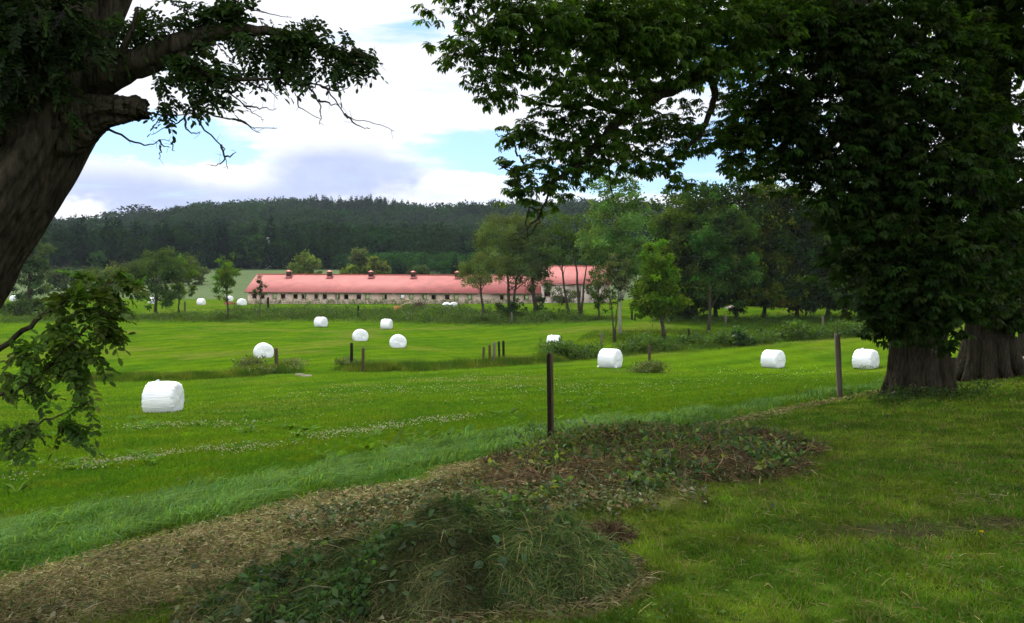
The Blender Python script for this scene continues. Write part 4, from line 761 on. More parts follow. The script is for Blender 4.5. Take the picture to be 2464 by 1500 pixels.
for i,(f,t,w,m,lab) in enumerate([((666,893),(664,838),7,'wood_brown','brown post beside the end-on bale on the left'),((846,885),(846,826),6,'wood_dark','dark left post of the two by the gap in the weed line'),((873,895),(874,838),6,'wood_brown','brown right post of the two by the gap in the weed line'),
  ((1162,880),(1164,836),5.5,'wood_brown','leftmost leaning post of the cluster of five'),((1178,880),(1178,831),5.5,'wood_brown','second post from left in the cluster of five'),((1189,880),(1189,824),6.5,'wood_grey','split middle post of the cluster of five'),((1202,873),(1200,822),5,'wood_dark','dark fourth post of the cluster of five'),((1212,873),(1211,821),5.5,'wood_dark','rightmost post of the cluster of five'),
  ((1563,888),(1562,832),6,'wood_brown','post growing out of a weed tuft, right of the torn bale'),((1449,832),(1446,801),5,'wood_grey','short grey post between side-on bale and saplings'),((1232,776),(1231,753),4,'wood_grey','pale short post on the weed bank below the willows'),((862,763),(862,736),4,'wood_dark','black post in front of the middle of the barn'),
  ((645,746),(645,716),4.5,'wood_dark','dark post near the barn end, beside the sparse sapling'),((867,731),(867,717),3,'wood_dark','thin post close to the barn wall'),((1979,786),(1979,763),4.5,'wood_grey','pale post in the shade under the dense row'),((1746,782),(1745,759),4.5,'wood_grey','pale post in front of the yellow-topped chestnut'),
  ((1658,812),(1657,792),4,'wood_dark','short dark post between bright maple and blue-green tree'),((1521,770),(1520,750),4.5,'wood_dark','thicker of two dark posts right of the poplar'),((1528,772),(1528,756),3.5,'wood_dark','thinner of two dark posts right of the poplar'),((1832,812),(1831,792),3,'wood_dark','thin post by the weed bank far right'),
  ((445,750),(445,726),3.5,'wood_grey','grey post right of the small round young tree'),((36,760),(37,737),4.5,'wood_grey','left of two pale posts under the big pale willow'),((47,758),(47,737),4,'wood_grey','right of two pale posts under the big pale willow'),((1313,728),(1313,707),3,'wood_dark','thin dark post before the tall barn window')]):
    post('fence_post',lab,f,t,w,m,30+i)
# ---- barns
def roof_mat():
    m, nt = newmat('red_glazed_tiles'); L = nt.links.new; p = N(nt,'ShaderNodeBsdfPrincipled'); p.inputs['Roughness'].default_value = .75; p.inputs['Specular IOR Level'].default_value = .3
    tc = N(nt,'ShaderNodeTexCoord'); mp = N(nt,'ShaderNodeMapping'); L(tc.outputs['Object'], mp.inputs[0])
    br = N(nt,'ShaderNodeTexBrick'); br.offset = .0; br.inputs['Scale'].default_value = 1; br.inputs['Brick Width'].default_value = .3; br.inputs['Row Height'].default_value = .38; br.inputs['Mortar Size'].default_value = .03; br.inputs['Mortar Smooth'].default_value = .4
    br.inputs['Color1'].default_value = (.34,.098,.084,1); br.inputs['Color2'].default_value = (.31,.085,.08,1); br.inputs['Mortar'].default_value = (.17,.042,.04,1); L(mp.outputs[0], br.inputs[0]); 
    n = N(nt,'ShaderNodeTexNoise'); n.inputs['Scale'].default_value = .5; n.inputs['Detail'].default_value = 6; L(tc.outputs['Object'], n.inputs[0]); mr = N(nt,'ShaderNodeMapRange'); mr.inputs[1].default_value=.3; mr.inputs[2].default_value=.7; mr.inputs[3].default_value=.82; mr.inputs[4].default_value=1.15; L(n.outputs['Fac'], mr.inputs[0])
    vm = N(nt,'ShaderNodeVectorMath', operation='SCALE'); L(br.outputs['Color'], vm.inputs[0]); L(mr.outputs[0], vm.inputs['Scale']); L(vm.outputs[0], p.inputs['Base Color'])
    b = N(nt,'ShaderNodeBump'); b.inputs['Strength'].default_value = .35; b.inputs['Distance'].default_value = .03; L(br.outputs['Fac'], b.inputs['Height']); b.invert = True; L(b.outputs[0], p.inputs['Normal'])
    o = N(nt,'ShaderNodeOutputMaterial'); L(p.outputs[0], o.inputs['Surface']); return m
M['tiles'] = roof_mat()
M['plaster'] = solid('weathered_plaster', (.56,.43,.35), .95, .05, scale=1.1, col2=(.66,.52,.43), bump=.4, bscale=6, detail=9)
M['plaster_grey'] = solid('grey_plaster', (.50,.42,.36), .95, .05, scale=.8, col2=(.58,.49,.43), bump=.4, bscale=6, detail=9)
M['stone'] = solid('field_stone', (.14,.125,.11), .95, .1, scale=2.2, col2=(.30,.265,.23), bump=.8, bscale=7)
M['frame'] = solid('old_window_frame', (.11,.06,.05), .9, .1, scale=8, col2=(.2,.13,.10))
M['vent'] = solid('vent_dark_red', (.022,.014,.013), .8, .15, scale=5, col2=(.045,.024,.022)); M['vent_cap'] = solid('vent_cap_red', (.38,.07,.05), .5, .4, scale=5, col2=(.5,.1,.07))
M['dark_in'] = solid('barn_inside', (.06,.05,.045), .95, .05, scale=2, col2=(.12,.10,.09))
YB = 165.0
def z_at(px_, row, d): return at(px_, row, d)[2]
def x_at(px_, d): return at(px_, 700, d)[0]
def wall_with_holes(b, x0, x1, y0, y1, z0, z1, holes):
    """holes: (xa,xb,za,zb), sorted along x"""
    x = x0
    for xa, xb, za, zb in holes:
        if xa > x: b.box((x,y0,z0),(xa,y1,z1))
        b.box((xa,y0,z0),(xb,y1,za)); b.box((xa,y0,zb),(xb,y1,z1)); x = xb
    b.box((x,y0,z0),(x1,y1,z1))
def window_frame(parent, xa, xb, za, zb, y, label=None):
    b = MB(); t = .09
    b.box((xa+.004,y,za+.004),(xa+t,y+.1,zb-.004)); b.box((xb-t,y,za+.004),(xb-.004,y+.1,zb-.004)); b.box((xa+t,y,zb-t),(xb-t,y+.1,zb-.004)); b.box((xa+t,y,za+.004),(xb-t,y+.1,za+t*.7))
    w = b.build('window', M['frame'], parent)
    s = MB(); s.box((xa-.06,y-.22,za-.09),(xb+.06,y-.07,za-.002)); s.build('sill', M['plaster_grey'], w); return w
def gable_roof(b, x0, x1, yf, yr, yb, ze, zr, t=.14):
    for (ya, za, y2, z2) in ((yf,ze,yr,zr),(yb,ze,yr,zr)):
        V = [(x0,ya,za),(x1,ya,za),(x1,y2,z2),(x0,y2,z2)]; v = V+[(p[0],p[1],p[2]-t) for p in V]
        b.add(v, f4=[(0,1,2,3),(7,6,5,4),(0,4,5,1),(1,5,6,2),(2,6,7,3),(3,7,4,0)])
def long_barn():
    ze = z_at(900,703,YB-.6); zr = z_at(900,661.5,YB+8); z0 = -3.6; x0 = x_at(596,YB); x1 = x_at(1303,YB)
    root = tag(empty('barn',(x0,YB,z0)), 'long low barn with pink-red tiled roof, open windows and row of roof vents', 'barn')
    cen = [850+209/2.738*0 for _ in range(0)]
    zoom = [210,285,402,480,597,676,796,874,995,1076,1195,1278,1440,1608,1690,1817,1902,2030,2115,2245]
    cols = [(800+z/2.738)*.6982 for z in zoom]+[1731*.6982,1781*.6982,1814*.6982]
    zs, zh = z_at(900,722.0,YB), z_at(900,709,YB); zs += .12
    holes = []
    for c in cols:
        a = x_at(c,YB); holes.append((a-.43,a+.43,zs,zh))
    wb = MB(); wall_with_holes(wb, x0, x1, YB, YB+.38, z0+.4, ze+.05, holes)
    g = np.random.default_rng(8); back = []
    for i, c in enumerate(cols):
        sh = 0 if abs(c-969) < 3 else [0,.5,-1.6,1.7,.3,-.35,1.4][i%7]*1.0
        a = x_at(c,YB)*(YB+15.4)/YB+sh*.55; a = min(max(a,x0+1),x1-1); back.append((a-.48,a+.48,zs-.1,zh+.12))
    back = sorted(back); cl = [back[0]]
    for h in back[1:]:
        if h[0] > cl[-1][1]+.1: cl.append(h)
    wall_with_holes(wb, x0, x1, YB+15.2, YB+15.6, z0-1, ze+.05, cl)
    for xa, xb in ((x0,x0+.38),(x1-.38,x1)):   # gable ends
        yr = YB+7.8; zt_ = zr-.2
        v = [(xa,YB+.385,z0-.6),(xa,YB+15.195,z0-.6),(xa,YB+15.195,ze),(xa,yr,zt_),(xa,YB+.385,ze)]; v2 = [(xb,p[1],p[2]) for p in v]
        wb.add(v+v2, f4=[(0,1,6,5),(1,2,7,6),(2,3,8,7),(3,4,9,8),(4,0,5,9),(0,4,2,1),(5,6,7,9)], f3=[(4,3,2),(7,8,9)])
    inherit(wb.build('wall', M['plaster']), root)
    pb = MB(); pb.box((x0-.05,YB-.06,z0-1.2),(x1,YB+.37,z0+.398)); inherit(pb.build('stone_plinth', M['plaster_grey']), root)
    fb = MB(); fb.box((x0+.4,YB+.39,z0-.8),(x1-.4,YB+15.1,z0+.05))
    for q in np.arange(x0+7, x1-3, 9.3): fb.box((q,YB+6,z0+.06),(q+.25,YB+15.1,ze-.05))
    inherit(fb.build('inside_floor', M['dark_in']), root)
    for (xa,xb,za,zb) in holes:
        w = window_frame(None, xa, xb, za, zb, YB+.14); inherit(w, root)
    rb = MB(); gable_roof(rb, x0-.5, x1-.003, YB-.7, YB+7.8, YB+16.3, ze-.05, zr)
    o = rb.build('roof', M['tiles']); inherit(o, root)
    cb = MB(); cb.box((x0-.52,YB+7.62,zr-.03),(x1-.003,YB+7.98,zr+.09)); c = cb.build('ridge', M['vent_cap'], o)
    eb = MB(); eb.tube(np.array([[x0-.5,YB-.76,ze-.16],[x1,YB-.76,ze-.16]]), .075, 8); inherit(eb.build('gutter', M['frame']), root)
    for vx in (695,793,892.5,994,1099.5,1204):
        X = x_at(vx, YB+7.0); yv = YB+7.0; zv = zr-.9
        b = MB(); b.box((X-.42,yv-.42,zv),(X+.42,yv+.42,zr+.52)); v = inherit(b.build('roof_vent', M['vent']), root)
        b = MB()
        for k in range(4): b.box((X-.36+.2*k,yv-.435,zr+.1),(X-.26+.2*k,yv-.424,zr+.5))
        b.build('louvre', M['frame'], v)
        b = MB(); a = .62
        b.add([(X-a,yv-a,zr+.52),(X+a,yv-a,zr+.52),(X+a,yv+a,zr+.52),(X-a,yv+a,zr+.52),(X-.4,yv-.4,zr+.66),(X+.4,yv-.4,zr+.66),(X+.4,yv+.4,zr+.66),(X-.4,yv+.4,zr+.66),(X,yv,zr+.86)], f4=[(3,2,1,0),(0,1,5,4),(1,2,6,5),(2,3,7,6),(3,0,4,7)], f3=[(4,5,8),(5,6,8),(6,7,8),(7,4,8)])
        b.build('vent_cap', M['vent_cap'], v)
        b = MB(); t_ = (zr-ze)/8.5   # red patch on the slope below, standing in for the vent's shadow
        b.add([(X-.55,yv-1.3,zr-(1.9)*t_+.05),(X+.55,yv-1.3,zr-1.9*t_+.05),(X+.5,yv-.43,zr-1.03*t_+.06),(X-.5,yv-.43,zr-1.03*t_+.06)], f4=[(0,1,2,3)]); b.build('slope_patch', M['tiles'], v)
    return x1, ze
XJ, ZE = long_barn()
def tall_barn():
    ze = z_at(1380,682.5,YB-.4); zr = z_at(1380,640,YB+7); z0 = -3.7; x0 = XJ+.004-1.1; x0r = x_at(1305,YB); x1 = x_at(1466,YB)
    root = tag(empty('barn',(x0,YB,z0)), 'taller barn section with high red roof and grey plaster wall behind the trees', 'barn')
    x0 = XJ+.004; holes = []
    for c in (1317,1390,1431): 
        a = x_at(c,YB); holes.append((a-.62,a+.62,z_at(1380,714.5,YB),z_at(1380,702.5,YB)))
    wb = MB(); wall_with_holes(wb, x0, x1, YB-.25, YB+.2, z0-.8, ze, holes); wb.box((x0,YB+15.3,z0-1),(x1,YB+15.7,ze))
    for xa, xb in ((x0,x0+.38),(x1-.38,x1)):
        v = [(xa,YB+.205,z0-.6),(xa,YB+15.295,z0-.6),(xa,YB+15.295,ze),(xa,YB+7.8,zr-.2),(xa,YB+.205,ze)]; v2 = [(xb,p[1],p[2]) for p in v]
        wb.add(v+v2, f4=[(0,1,6,5),(1,2,7,6),(2,3,8,7),(3,4,9,8),(4,0,5,9),(0,4,2,1),(5,6,7,9)], f3=[(4,3,2),(7,8,9)])
    inherit(wb.build('wall', M['plaster_grey']), root)
    cb = MB(); xs, xe = x_at(1325,YB), x_at(1372,YB); zc = z_at(1380,688,YB); cb.box((xs,YB-.33,zc-.06),(xe,YB-.253,zc+.06)); cb.box((xs,YB-.33,zc-.5),(xs+.1,YB-.253,zc-.062)); inherit(cb.build('cable_duct', M['vent']), root)
    for h in holes: inherit(window_frame(None, *h, YB-.1), root)
    rb = MB(); gable_roof(rb, x0-.25, x1+.4, YB-.8, YB+7.8, YB+16.4, ze-.05, zr); o = inherit(rb.build('roof', M['tiles']), root)
    cb = MB(); cb.box((x0-.27,YB+7.62,zr-.03),(x1+.42,YB+7.98,zr+.09)); cb.build('ridge', M['vent_cap'], o)
tall_barn()
M['brick'] = solid('red_brick', (.30,.10,.065), .9, .1, scale=6, col2=(.42,.16,.11)); M['cream'] = solid('cream_render', (.55,.48,.38), .9, .1, scale=2, col2=(.66,.58,.48))
def brick_house():
    d = 152; P = at(1972,728,d); x = P[0]; z0 = gz(x,d)-.3; s = d/F_PX; zt_ = z_at(1972,640,d); root = tag(empty('brick_house',(x,d,z0)), 'red brick and cream house glimpsed between the dark chestnuts', 'house')
    b = MB(); b.box((x-3.6,d,z0),(x+5.5,d+8,zt_)); inherit(b.build('wall', M['cream']), root)
    b = MB()
    for q in (x-.1,x+.75): b.box((q-.24,d-.12,z0),(q+.24,d-.003,zt_))
    b.box((x+1.0,d-.10,z0),(x+2.4,d-.003,z0+2.2)); b.box((x-3.4,d-.1,z0),(x-2.6,d-.003,z0+1.2)); inherit(b.build('brick_pier', M['brick']), root)
    b = MB(); b.add([(x-4.2,d-.6,zt_),(x+6,d-.6,zt_),(x+6,d+4,zt_+3.2),(x-4.2,d+4,zt_+3.2),(x-4.2,d+8.6,zt_),(x+6,d+8.6,zt_)], f4=[(0,1,2,3),(3,2,5,4)], f3=[(0,3,4),(1,5,2)]); inherit(b.build('roof', M['tiles']), root)
    b = MB(); b.box((x-1.5,d-.06,z0+1.3),(x-.7,d-.004,z0+2.6)); inherit(b.build('window', M['frame']), root)
brick_house()
M['mast'] = solid('galvanised_steel', (.30,.31,.32), .5, .5, scale=5, col2=(.4,.41,.42), metal=.6)
def mast():
    d = 340; x = (645-CX)/F_PX*d; z0 = gz(x,d); H = z_at(645,572,d)-z0; root = tag(empty('lattice_mast',(x,d,z0)), 'thin grey lattice mast standing before the forest edge', 'mast')
    lg = []
    for sx, sy in ((-1,-1),(1,-1),(1,1),(-1,1)):
        b = MB(); b.tube(np.array([[sx*.9,sy*.9,-.3],[sx*.55,sy*.55,H*.6],[sx*.3,sy*.3,H]]), .07, 5); b.build('leg', M['mast'], root); lg.append((sx,sy))
    b = MB(); n = 12
    for i in range(n):
        w = lambda t: .9-.6*t; t0, t1 = i/n, (i+1)/n
        for a in range(4):
            p, q = lg[a], lg[(a+1)%4]; b.tube(np.array([[p[0]*w(t0),p[1]*w(t0),H*t0],[q[0]*w(t1),q[1]*w(t1),H*t1]]), .045, 4); b.tube(np.array([[q[0]*w(t0),q[1]*w(t0),H*t0],[p[0]*w(t1),p[1]*w(t1),H*t1]]), .045, 4)
    b.build('bracing', M['mast'], root)
mast()
# ---- brushwood, boards, bricks, stones, sand
M['twig'] = solid('dry_twigs', (.06,.042,.03), .95, .1, scale=6, col2=(.13,.09,.065)); M['board'] = solid('pale_sawn_board', (.50,.38,.24), .8, .2, scale=6, col2=(.66,.53,.36), stretch=(1,8,8)); M['orange'] = solid('faded_orange_plastic', (.55,.19,.06), .6, .3, scale=3, col2=(.68,.27,.10))
def brush():
    g = np.random.default_rng(4); B = gp(1010,748); s = B[1]/F_PX; root = tag(empty('brushwood_pile', B), 'brown brushwood heap in front of the long barn, overgrown at its foot', 'heap')
    b = MB()
    for i in range(700):
        u = g.normal(0,.42); x = u*2.6; z = g.random()*max(.05, 1.25*math.exp(-(u/.62)**2)); y = g.normal(0,.5); d = nrm(g.normal(size=3)*np.array([1,.8,.45])); l = g.uniform(.4,1.2); q = np.array([x,y,z]); b.tube(np.array([q-d*l/2, q+g.normal(0,.05,3), q+d*l/2]), [.03,.022,.01], 4, cap=False)
    b.build('brushwood', M['twig'], root)
    for i,(px_,py_,L_,a,tl,lab) in enumerate([(985,722,2.7,-6,-14,'long pale board lying on top of the brushwood heap'),(976,731,1.6,10,18,'short pale board propped on the left of the brushwood heap'),(968,735,1.5,-10,24,'lowest pale board left of the brushwood heap'),(981,729,1.3,30,8,'pale board end sticking out of the brushwood heap')]):
        P = at(px_,py_,B[1]-.7); e = empty('board', P); tag(e, lab, 'board', 'pale boards on the brushwood'); e.rotation_euler = (0,R(-tl),R(a)); m = MB(); w = .10; n = 8; xs = np.linspace(-L_/2,L_/2,n)
        for sgn in (0,): 
            V = np.array([[[x,-w,-.02],[x,w,-.02],[x,w,.02],[x,-w,.02]] for x in xs])+g.normal(0,.004,(n,4,3)); k = np.arange(n-1)[:,None]*4; j = np.arange(4)[None]; jn = (j+1)%4
            m.add(V.reshape(-1,3), f4=np.concatenate([np.stack([k+j,k+jn,k+4+jn,k+4+j],-1).reshape(-1,4), [[3,2,1,0],[(n-1)*4,(n-1)*4+1,(n-1)*4+2,(n-1)*4+3]]]))
        m.build('plank', M['board'], e)
    P = gp(957,744); P = at(957,742,B[1]-.4); z = gz(P[0],P[1]); e = tag(empty('plastic_crate',(P[0],P[1],z)), 'faded orange crate left of the brushwood heap', 'crate'); m = MB(); w, h, t = .62, .78, .05
    m.box((-w,-.4,.0),(w,-.4+t,h)); m.box((-w,.4-t,0),(w,.4,h)); m.box((-w,-.4+t,0),(-w+t,.4-t,h)); m.box((w-t,-.4+t,0),(w,.4-t,h)); m.box((-w+t,-.4+t,.02),(w-t,.4-t,.07)); m.build('tub', M['orange'], e)
    r = MB(); r.box((-w-.03,-.44,h-.1),(w+.03,-.402,h)); r.build('rim', M['orange'], e)
brush()
def bricks():
    P = gp(556,733); e = tag(empty('brick_stack', P), 'low stack of orange bricks beside the small far bale', 'brick stack'); g = np.random.default_rng(2); b = MB()
    for i in range(9):
        for k in range(3):
            if k == 2 and i > 5: continue
            x = -1.3+i*.3+g.normal(0,.02); b.box((x,-.3,k*.16),(x+.27,.3,k*.16+.15))
    b.build('bricks', M['brick'], e)
bricks()
def stones():
    g = np.random.default_rng(12); s0 = []
    for i in range(26):
        px_ = g.uniform(2440,2480); py_ = 893-g.uniform(0,1)*22*(1 if px_ > 2448 else .6); d = 19.4+g.uniform(-.3,.5); P = at(px_, py_, d); s0.append(P)
    proto = []
    for k in range(4):
        b = MB(); n = 12; m = 7; V = []
        for i in range(m):
            ph = math.pi*i/(m-1)
            for j in range(n):
                a = 2*math.pi*j/n; r = .16*(1+g.normal(0,.10)); V.append((r*math.sin(ph)*math.cos(a)*1.3, r*math.sin(ph)*math.sin(a), r*math.cos(ph)*.65))
        i = np.arange(m-1)[:,None]*n; j = np.arange(n)[None]; q = (j+1)%n; b.add(V, f4=np.stack([i+j,i+n+j,i+n+q,i+q],-1).reshape(-1,4)); o = b.build('stone', M['stone'], None); proto.append(o)
    for i, P in enumerate(s0):
        o = proto[i] if i < 4 else proto[i%4].copy()
        if i >= 4: COL.objects.link(o)
        o.location = P; o.rotation_euler = (g.uniform(-.5,.5),g.uniform(-.5,.5),g.uniform(0,6)); o.scale = (g.uniform(.7,1.2),)*3; tag(o,'grey field stone in the heap beside the second big chestnut','stone','stones heaped by the chestnut')
stones()
def sand():
    d = 135; P = at(1764,731,d); b = MB(); n = 24; m = 7; V = []; g = np.random.default_rng(3); z = gz(P[0],d)
    for i in range(m):
        t = i/(m-1)
        for j in range(n): a = 6.283*j/n; r = 1.3*t*(1+g.normal(0,.09)); V.append((P[0]+r*math.cos(a)*1.2, d+r*math.sin(a), z+.5*(1-t)**.9-.05))
    i = np.arange(m-1)[:,None]*n; j = np.arange(n)[None]; q = (j+1)%n; b.add(V, f4=np.stack([i+j,i+n+j,i+n+q,i+q],-1).reshape(-1,4)); tag(b.build('sand_heap', M['stone'], None, True),'pale heap of sand seen under the dense chestnut row','sand heap')
sand()
def slabs():
    for i,(px_,py_,lab) in enumerate([(737,906,'flat pale stone lying in the gap of the weed line'),(720,903,'smaller flat stone left of the pale one in the weed-line gap')]):
        P = gp(px_,py_); b = MB(); g = np.random.default_rng(i); a = np.linspace(0,6.283,9)[:-1]; r = (.26-.08*i)*(1+g.normal(0,.12,8)); lo = np.stack([r*np.cos(a)*1.5,r*np.sin(a)*.7,np.full(8,-.1)],-1); hi = lo*.93; hi[:,2] = .09
        k = np.arange(8); b.add(np.concatenate([lo,hi,[[0,0,.11]]]), f4=np.stack([k,(k+1)%8,8+(k+1)%8,8+k],-1), f3=np.stack([8+k,8+(k+1)%8,np.full(8,16)],-1)); o = b.build('flat_stone', M['stone']); o.location = P; tag(o,lab,'stone')
slabs()
def bird():
    P = at(1223,402.5,13.3); e = tag(empty('bird', P), 'small dark bird perched on a bare chestnut twig', 'bird'); b = MB()
    b.tube(np.array([[-.13,0,-.03],[-.075,0,.0],[-.03,0,.028],[.02,0,.045],[.055,0,.07],[.075,0,.085],[.095,0,.085],[.118,0,.08]]), [.008,.016,.034,.036,.026,.026,.014,.002], 10); b.build('body', M['vent'], e, True)
    for s_ in (-1,1):
        b = MB(); b.tube(np.array([[.01,.012*s_,.02],[.012,.012*s_,-.012]]), .003, 4); b.build('leg', M['vent'], e)
bird()
# ------------------------------------------------------------------ grass, hay, weeds, heaps
def scatter(n, r0, r1, half=38, g=None, pw=1.0, az0=None):
    """points over the view's sector, denser towards the camera"""
    g = g or rng; a = R(half); az = g.uniform(-a, a, n) if az0 is None else g.uniform(R(az0[0]), R(az0[1]), n)
    u = g.random(n); r = r0*(r1/r0)**u if pw == 1 else (r0**(1-pw)+u*(r1**(1-pw)-r0**(1-pw)))**(1/(1-pw))
    return r*np.sin(az), r*np.cos(az)
def surf(x, y):
    r = np.hypot(x, y); return zt(x, y)+(fbm(x*1.3, y*1.3, 4)-.5)*.10*smooth(60,20,r)*np.where(r < 60,1,0)*np.where(bound(x,y) < 0, .6, 1)+bumps(DRY, x, y)*.8
def blades(mb, P, h, w, lean, col, g, wind=(0,0), seg=2):
    """upright blades with a bend; P roots"""
    n = len(P); a = g.uniform(0,6.283,n); S = np.stack([np.cos(a),np.sin(a),np.zeros(n)],-1)*w[:,None]*.5
    b = g.uniform(0,6.283,n); Ld = np.stack([np.cos(b)+wind[0],np.sin(b)+wind[1],np.zeros(n)],-1)*(lean*h)[:,None]; up = np.array([0,0,1.0])
    M1 = P+Ld*.3+up*(h*.6)[:,None]; T = P+Ld+up*(h*np.maximum(.35,1-.35*lean))[:,None]
    if seg == 2:
        V = np.stack([P-S, P+S, M1+S*.75, M1-S*.75, T], 1).reshape(-1,3); k = np.arange(n)*5
        mb.add(V, f4=np.stack([k,k+1,k+2,k+3],-1), f3=np.stack([k+3,k+2,k+4],-1), c=np.repeat(col,5,0))
    else: mb.tris(np.stack([P-S,P+S,T],1), col)
def strands(mb, P, D, L_, w, col, g, bend=.15):
    """dry stalks lying about: thin three-sided curved strips"""
    n = len(P); S = nrm(np.cross(D, rdir(n,g)))*w[:,None]*.5; mid = P+D*(L_*.5)[:,None]+rdir(n,g)*(L_*bend)[:,None]; e = P+D*L_[:,None]-np.array([0,0,1.0])*(L_*.12)[:,None]
    V = np.stack([P-S,P+S,mid+S,mid-S,e+S*.5,e-S*.5],1).reshape(-1,3); k = np.arange(n)*6
    mb.add(V, f4=np.concatenate([np.stack([k,k+1,k+2,k+3],-1), np.stack([k+3,k+2,k+4,k+5],-1)]), c=np.repeat(col,6,0))
def lawn():
    g = np.random.default_rng(201); x, y = scatter(520000, 2.6, 24, 40, g); s = bound(x,y); hy = hayness(x,y); n1 = fbm(x*1.7+9,y*1.7,4); n4 = fbm(x*5,y*5+3,3); tuft = fbm(x*7+1,y*7,2)
    bare = np.exp(-(((x-2.6)/.55)**2+((y-5.85)/.28)**2))+.8*np.exp(-(((x-3.6)/.35)**2+((y-6.1)/.2)**2))
    k = (s < -.05) & (g.random(len(x)) > hy*.86+.0) & (g.random(len(x)) > bare*.9) & (g.random(len(x)) < .25+1.3*smooth(.3,.6,tuft)) & (bumps(HEAP,x,y) < .03)
    x,y,n1,n4,tuft = x[k],y[k],n1[k],n4[k],tuft[k]; n = len(x); r = np.hypot(x,y)
    h = (.022+.035*g.random(n))*(.6+.9*tuft)*(1+.02*r)*np.where(g.random(n)<.02,2.2,1); w = np.clip(.0012*r, .0035, .03)*g.uniform(.7,1.3,n)
    c = lerp(np.broadcast_to(np.array((.055,.122,.010)),(n,3)), np.array((.108,.170,.014)), smooth(.35,.68,n1)); c = lerp(c, np.array((.17,.14,.06)), (g.random(n) < .13+.25*smooth(.5,.7,n4))*.9); c = c*(1+g.normal(0,.18,(n,1)))*(.40+1.25*fbm(x*3.3+40,y*3.3,3))[:,None]
    mb = MB(); P = np.stack([x,y,surf(x,y)-.004],-1); blades(mb, P, h, w, g.uniform(.2,1.1,n), np.clip(c,.01,.4), g, seg=1)
    # broad small leaves: clover, plantain, fallen leaves
    x, y = scatter(26000, 2.8, 14, 40, g); k = (bound(x,y) < -.1) & (fbm(x*2.2+70,y*2.2,3) > .48) & (bumps(HEAP,x,y) < .03); x,y = x[k],y[k]; n = len(x)
    P = np.stack([x,y,surf(x,y)+g.uniform(.005,.04,n)],-1); D = nrm(rdir(n,g)*np.array([1,1,.25])); L_ = g.uniform(.012,.04,n)
    mb.quads(kites(P, D, nrm(np.array([0,0,1.0])+g.normal(0,.35,(n,3))), L_, L_*.6, .55), jitter_col((.05,.095,.02), n, .25, g))
    # pale dry stalks
    x, y = scatter(5200, 2.8, 12, 40, g); k = (bound(x,y) < -.2); x,y = x[k],y[k]; n = len(x); D = nrm(rdir(n,g)*np.array([1,1,.12])); L_ = g.uniform(.03,.11,n)*np.where(g.random(n)<.03,2.4,1)
    strands(mb, np.stack([x,y,surf(x,y)+g.uniform(.008,.04,n)],-1), D, L_, g.uniform(.002,.0035,n), jitter_col((.20,.17,.075), n, .3, g), g, .03)
    tag(mb.build('lawn_grass', M['grass']), 'short patchy mown grass on the shaded lawn', 'grass', kind='stuff')
lawn()
def meadow():
    g = np.random.default_rng(202); mb = MB()
    x, y = scatter(330000, 6.5, 60, 40, g, 1.25); s = bound(x,y); k = (s > .0); x,y,s = x[k],y[k],s[k]; n = len(x); r = np.hypot(x,y); n1 = fbm(x*.35,y*.35,4); n2 = fbm(x*1.7+9,y*1.7,4)
    h = (.05+.07*g.random(n))*(.6+.9*n2)*np.where(s < 2.8, 1.3, 1); w = np.clip(.0013*r,.006,.05)*g.uniform(.7,1.4,n)
    c = lerp(np.broadcast_to(np.array((.068,.136,.005)),(n,3)), np.array((.045,.110,.006)), smooth(.35,.7,n1)); c = lerp(c, np.array((.100,.142,.010)), smooth(.5,.7,n2)*.7); c = c*(1+g.normal(0,.16,(n,1)))
    blades(mb, np.stack([x,y,surf(x,y)-.01],-1), h, w, g.uniform(.2,1.0,n), np.clip(c,.01,.4), g, seg=1)
    # broad-leaved docks in the near meadow
    x, y = scatter(900, 9, 34, 38, g); k = (bound(x,y) > .8) & (fbm(x*.5+20,y*.5,3) > .52); x,y = x[k],y[k]
    for i in range(len(x)):
        m = g.integers(5,10); a = g.uniform(0,6.28,m); P = np.repeat([[x[i],y[i],gz(x[i],y[i])+.02]],m,0)+g.normal(0,.04,(m,3))*np.array([1,1,.2]); D = nrm(np.stack([np.cos(a),np.sin(a),g.uniform(.35,1.3,m)],-1)); L_ = g.uniform(.14,.32,m)
        mb.quads(kites(P,D,nrm(np.array([0,0,1.0])+g.normal(0,.3,(m,3))),L_,L_*.33,.5,.35), jitter_col((.07,.135,.022),m,.2,g))
    tag(mb.build('meadow_grass', M['grass']), 'bright green mown meadow grass beyond the lawn edge', 'grass', kind='stuff')
    mb = MB(); x, y = scatter(330000, 6.5, 26, 40, g, 1.1); s = bound(x,y); wid = np.where(x < 4, 2.6-.09*np.clip(x+4,0,12), 1.3); k = (s > -.12) & (s < wid*(.65+.7*fbm(x*.7,y*.7+5,3))); x,y,s = x[k],y[k],s[k]; n = len(x); r = np.hypot(x,y); n2 = fbm(x*1.1+3,y*1.1,4)
    h = (.10+.20*g.random(n))*(.2+1.6*fbm(x*2.6,y*2.6+9,3))*smooth(-.3,.5,s)*np.where(x > 2, .75, 1); w = np.clip(.0011*r,.005,.02)*g.uniform(.7,1.4,n)
    c = lerp(np.broadcast_to(np.array((.042,.118,.026)),(n,3)), np.array((.095,.185,.055)), smooth(.35,.65,fbm(x*2.6,y*2.6+9,3))); c = lerp(c, np.array((.12,.18,.02)), (g.random(n)<.22)*.8); c = c*(1+g.normal(0,.2,(n,1)))*(.5+1.0*fbm(x*1.9+60,y*1.9,3))[:,None]
    blades(mb, np.stack([x,y,surf(x,y)-.01],-1), h, w, g.uniform(.5,1.2,n), np.clip(c,.01,.4), g, wind=(.7,.15))
    tag(mb.build('tall_grass', M['grass']), 'wind-bent blue-green uncut grass along the meadow edge', 'grass', kind='stuff')
meadow()
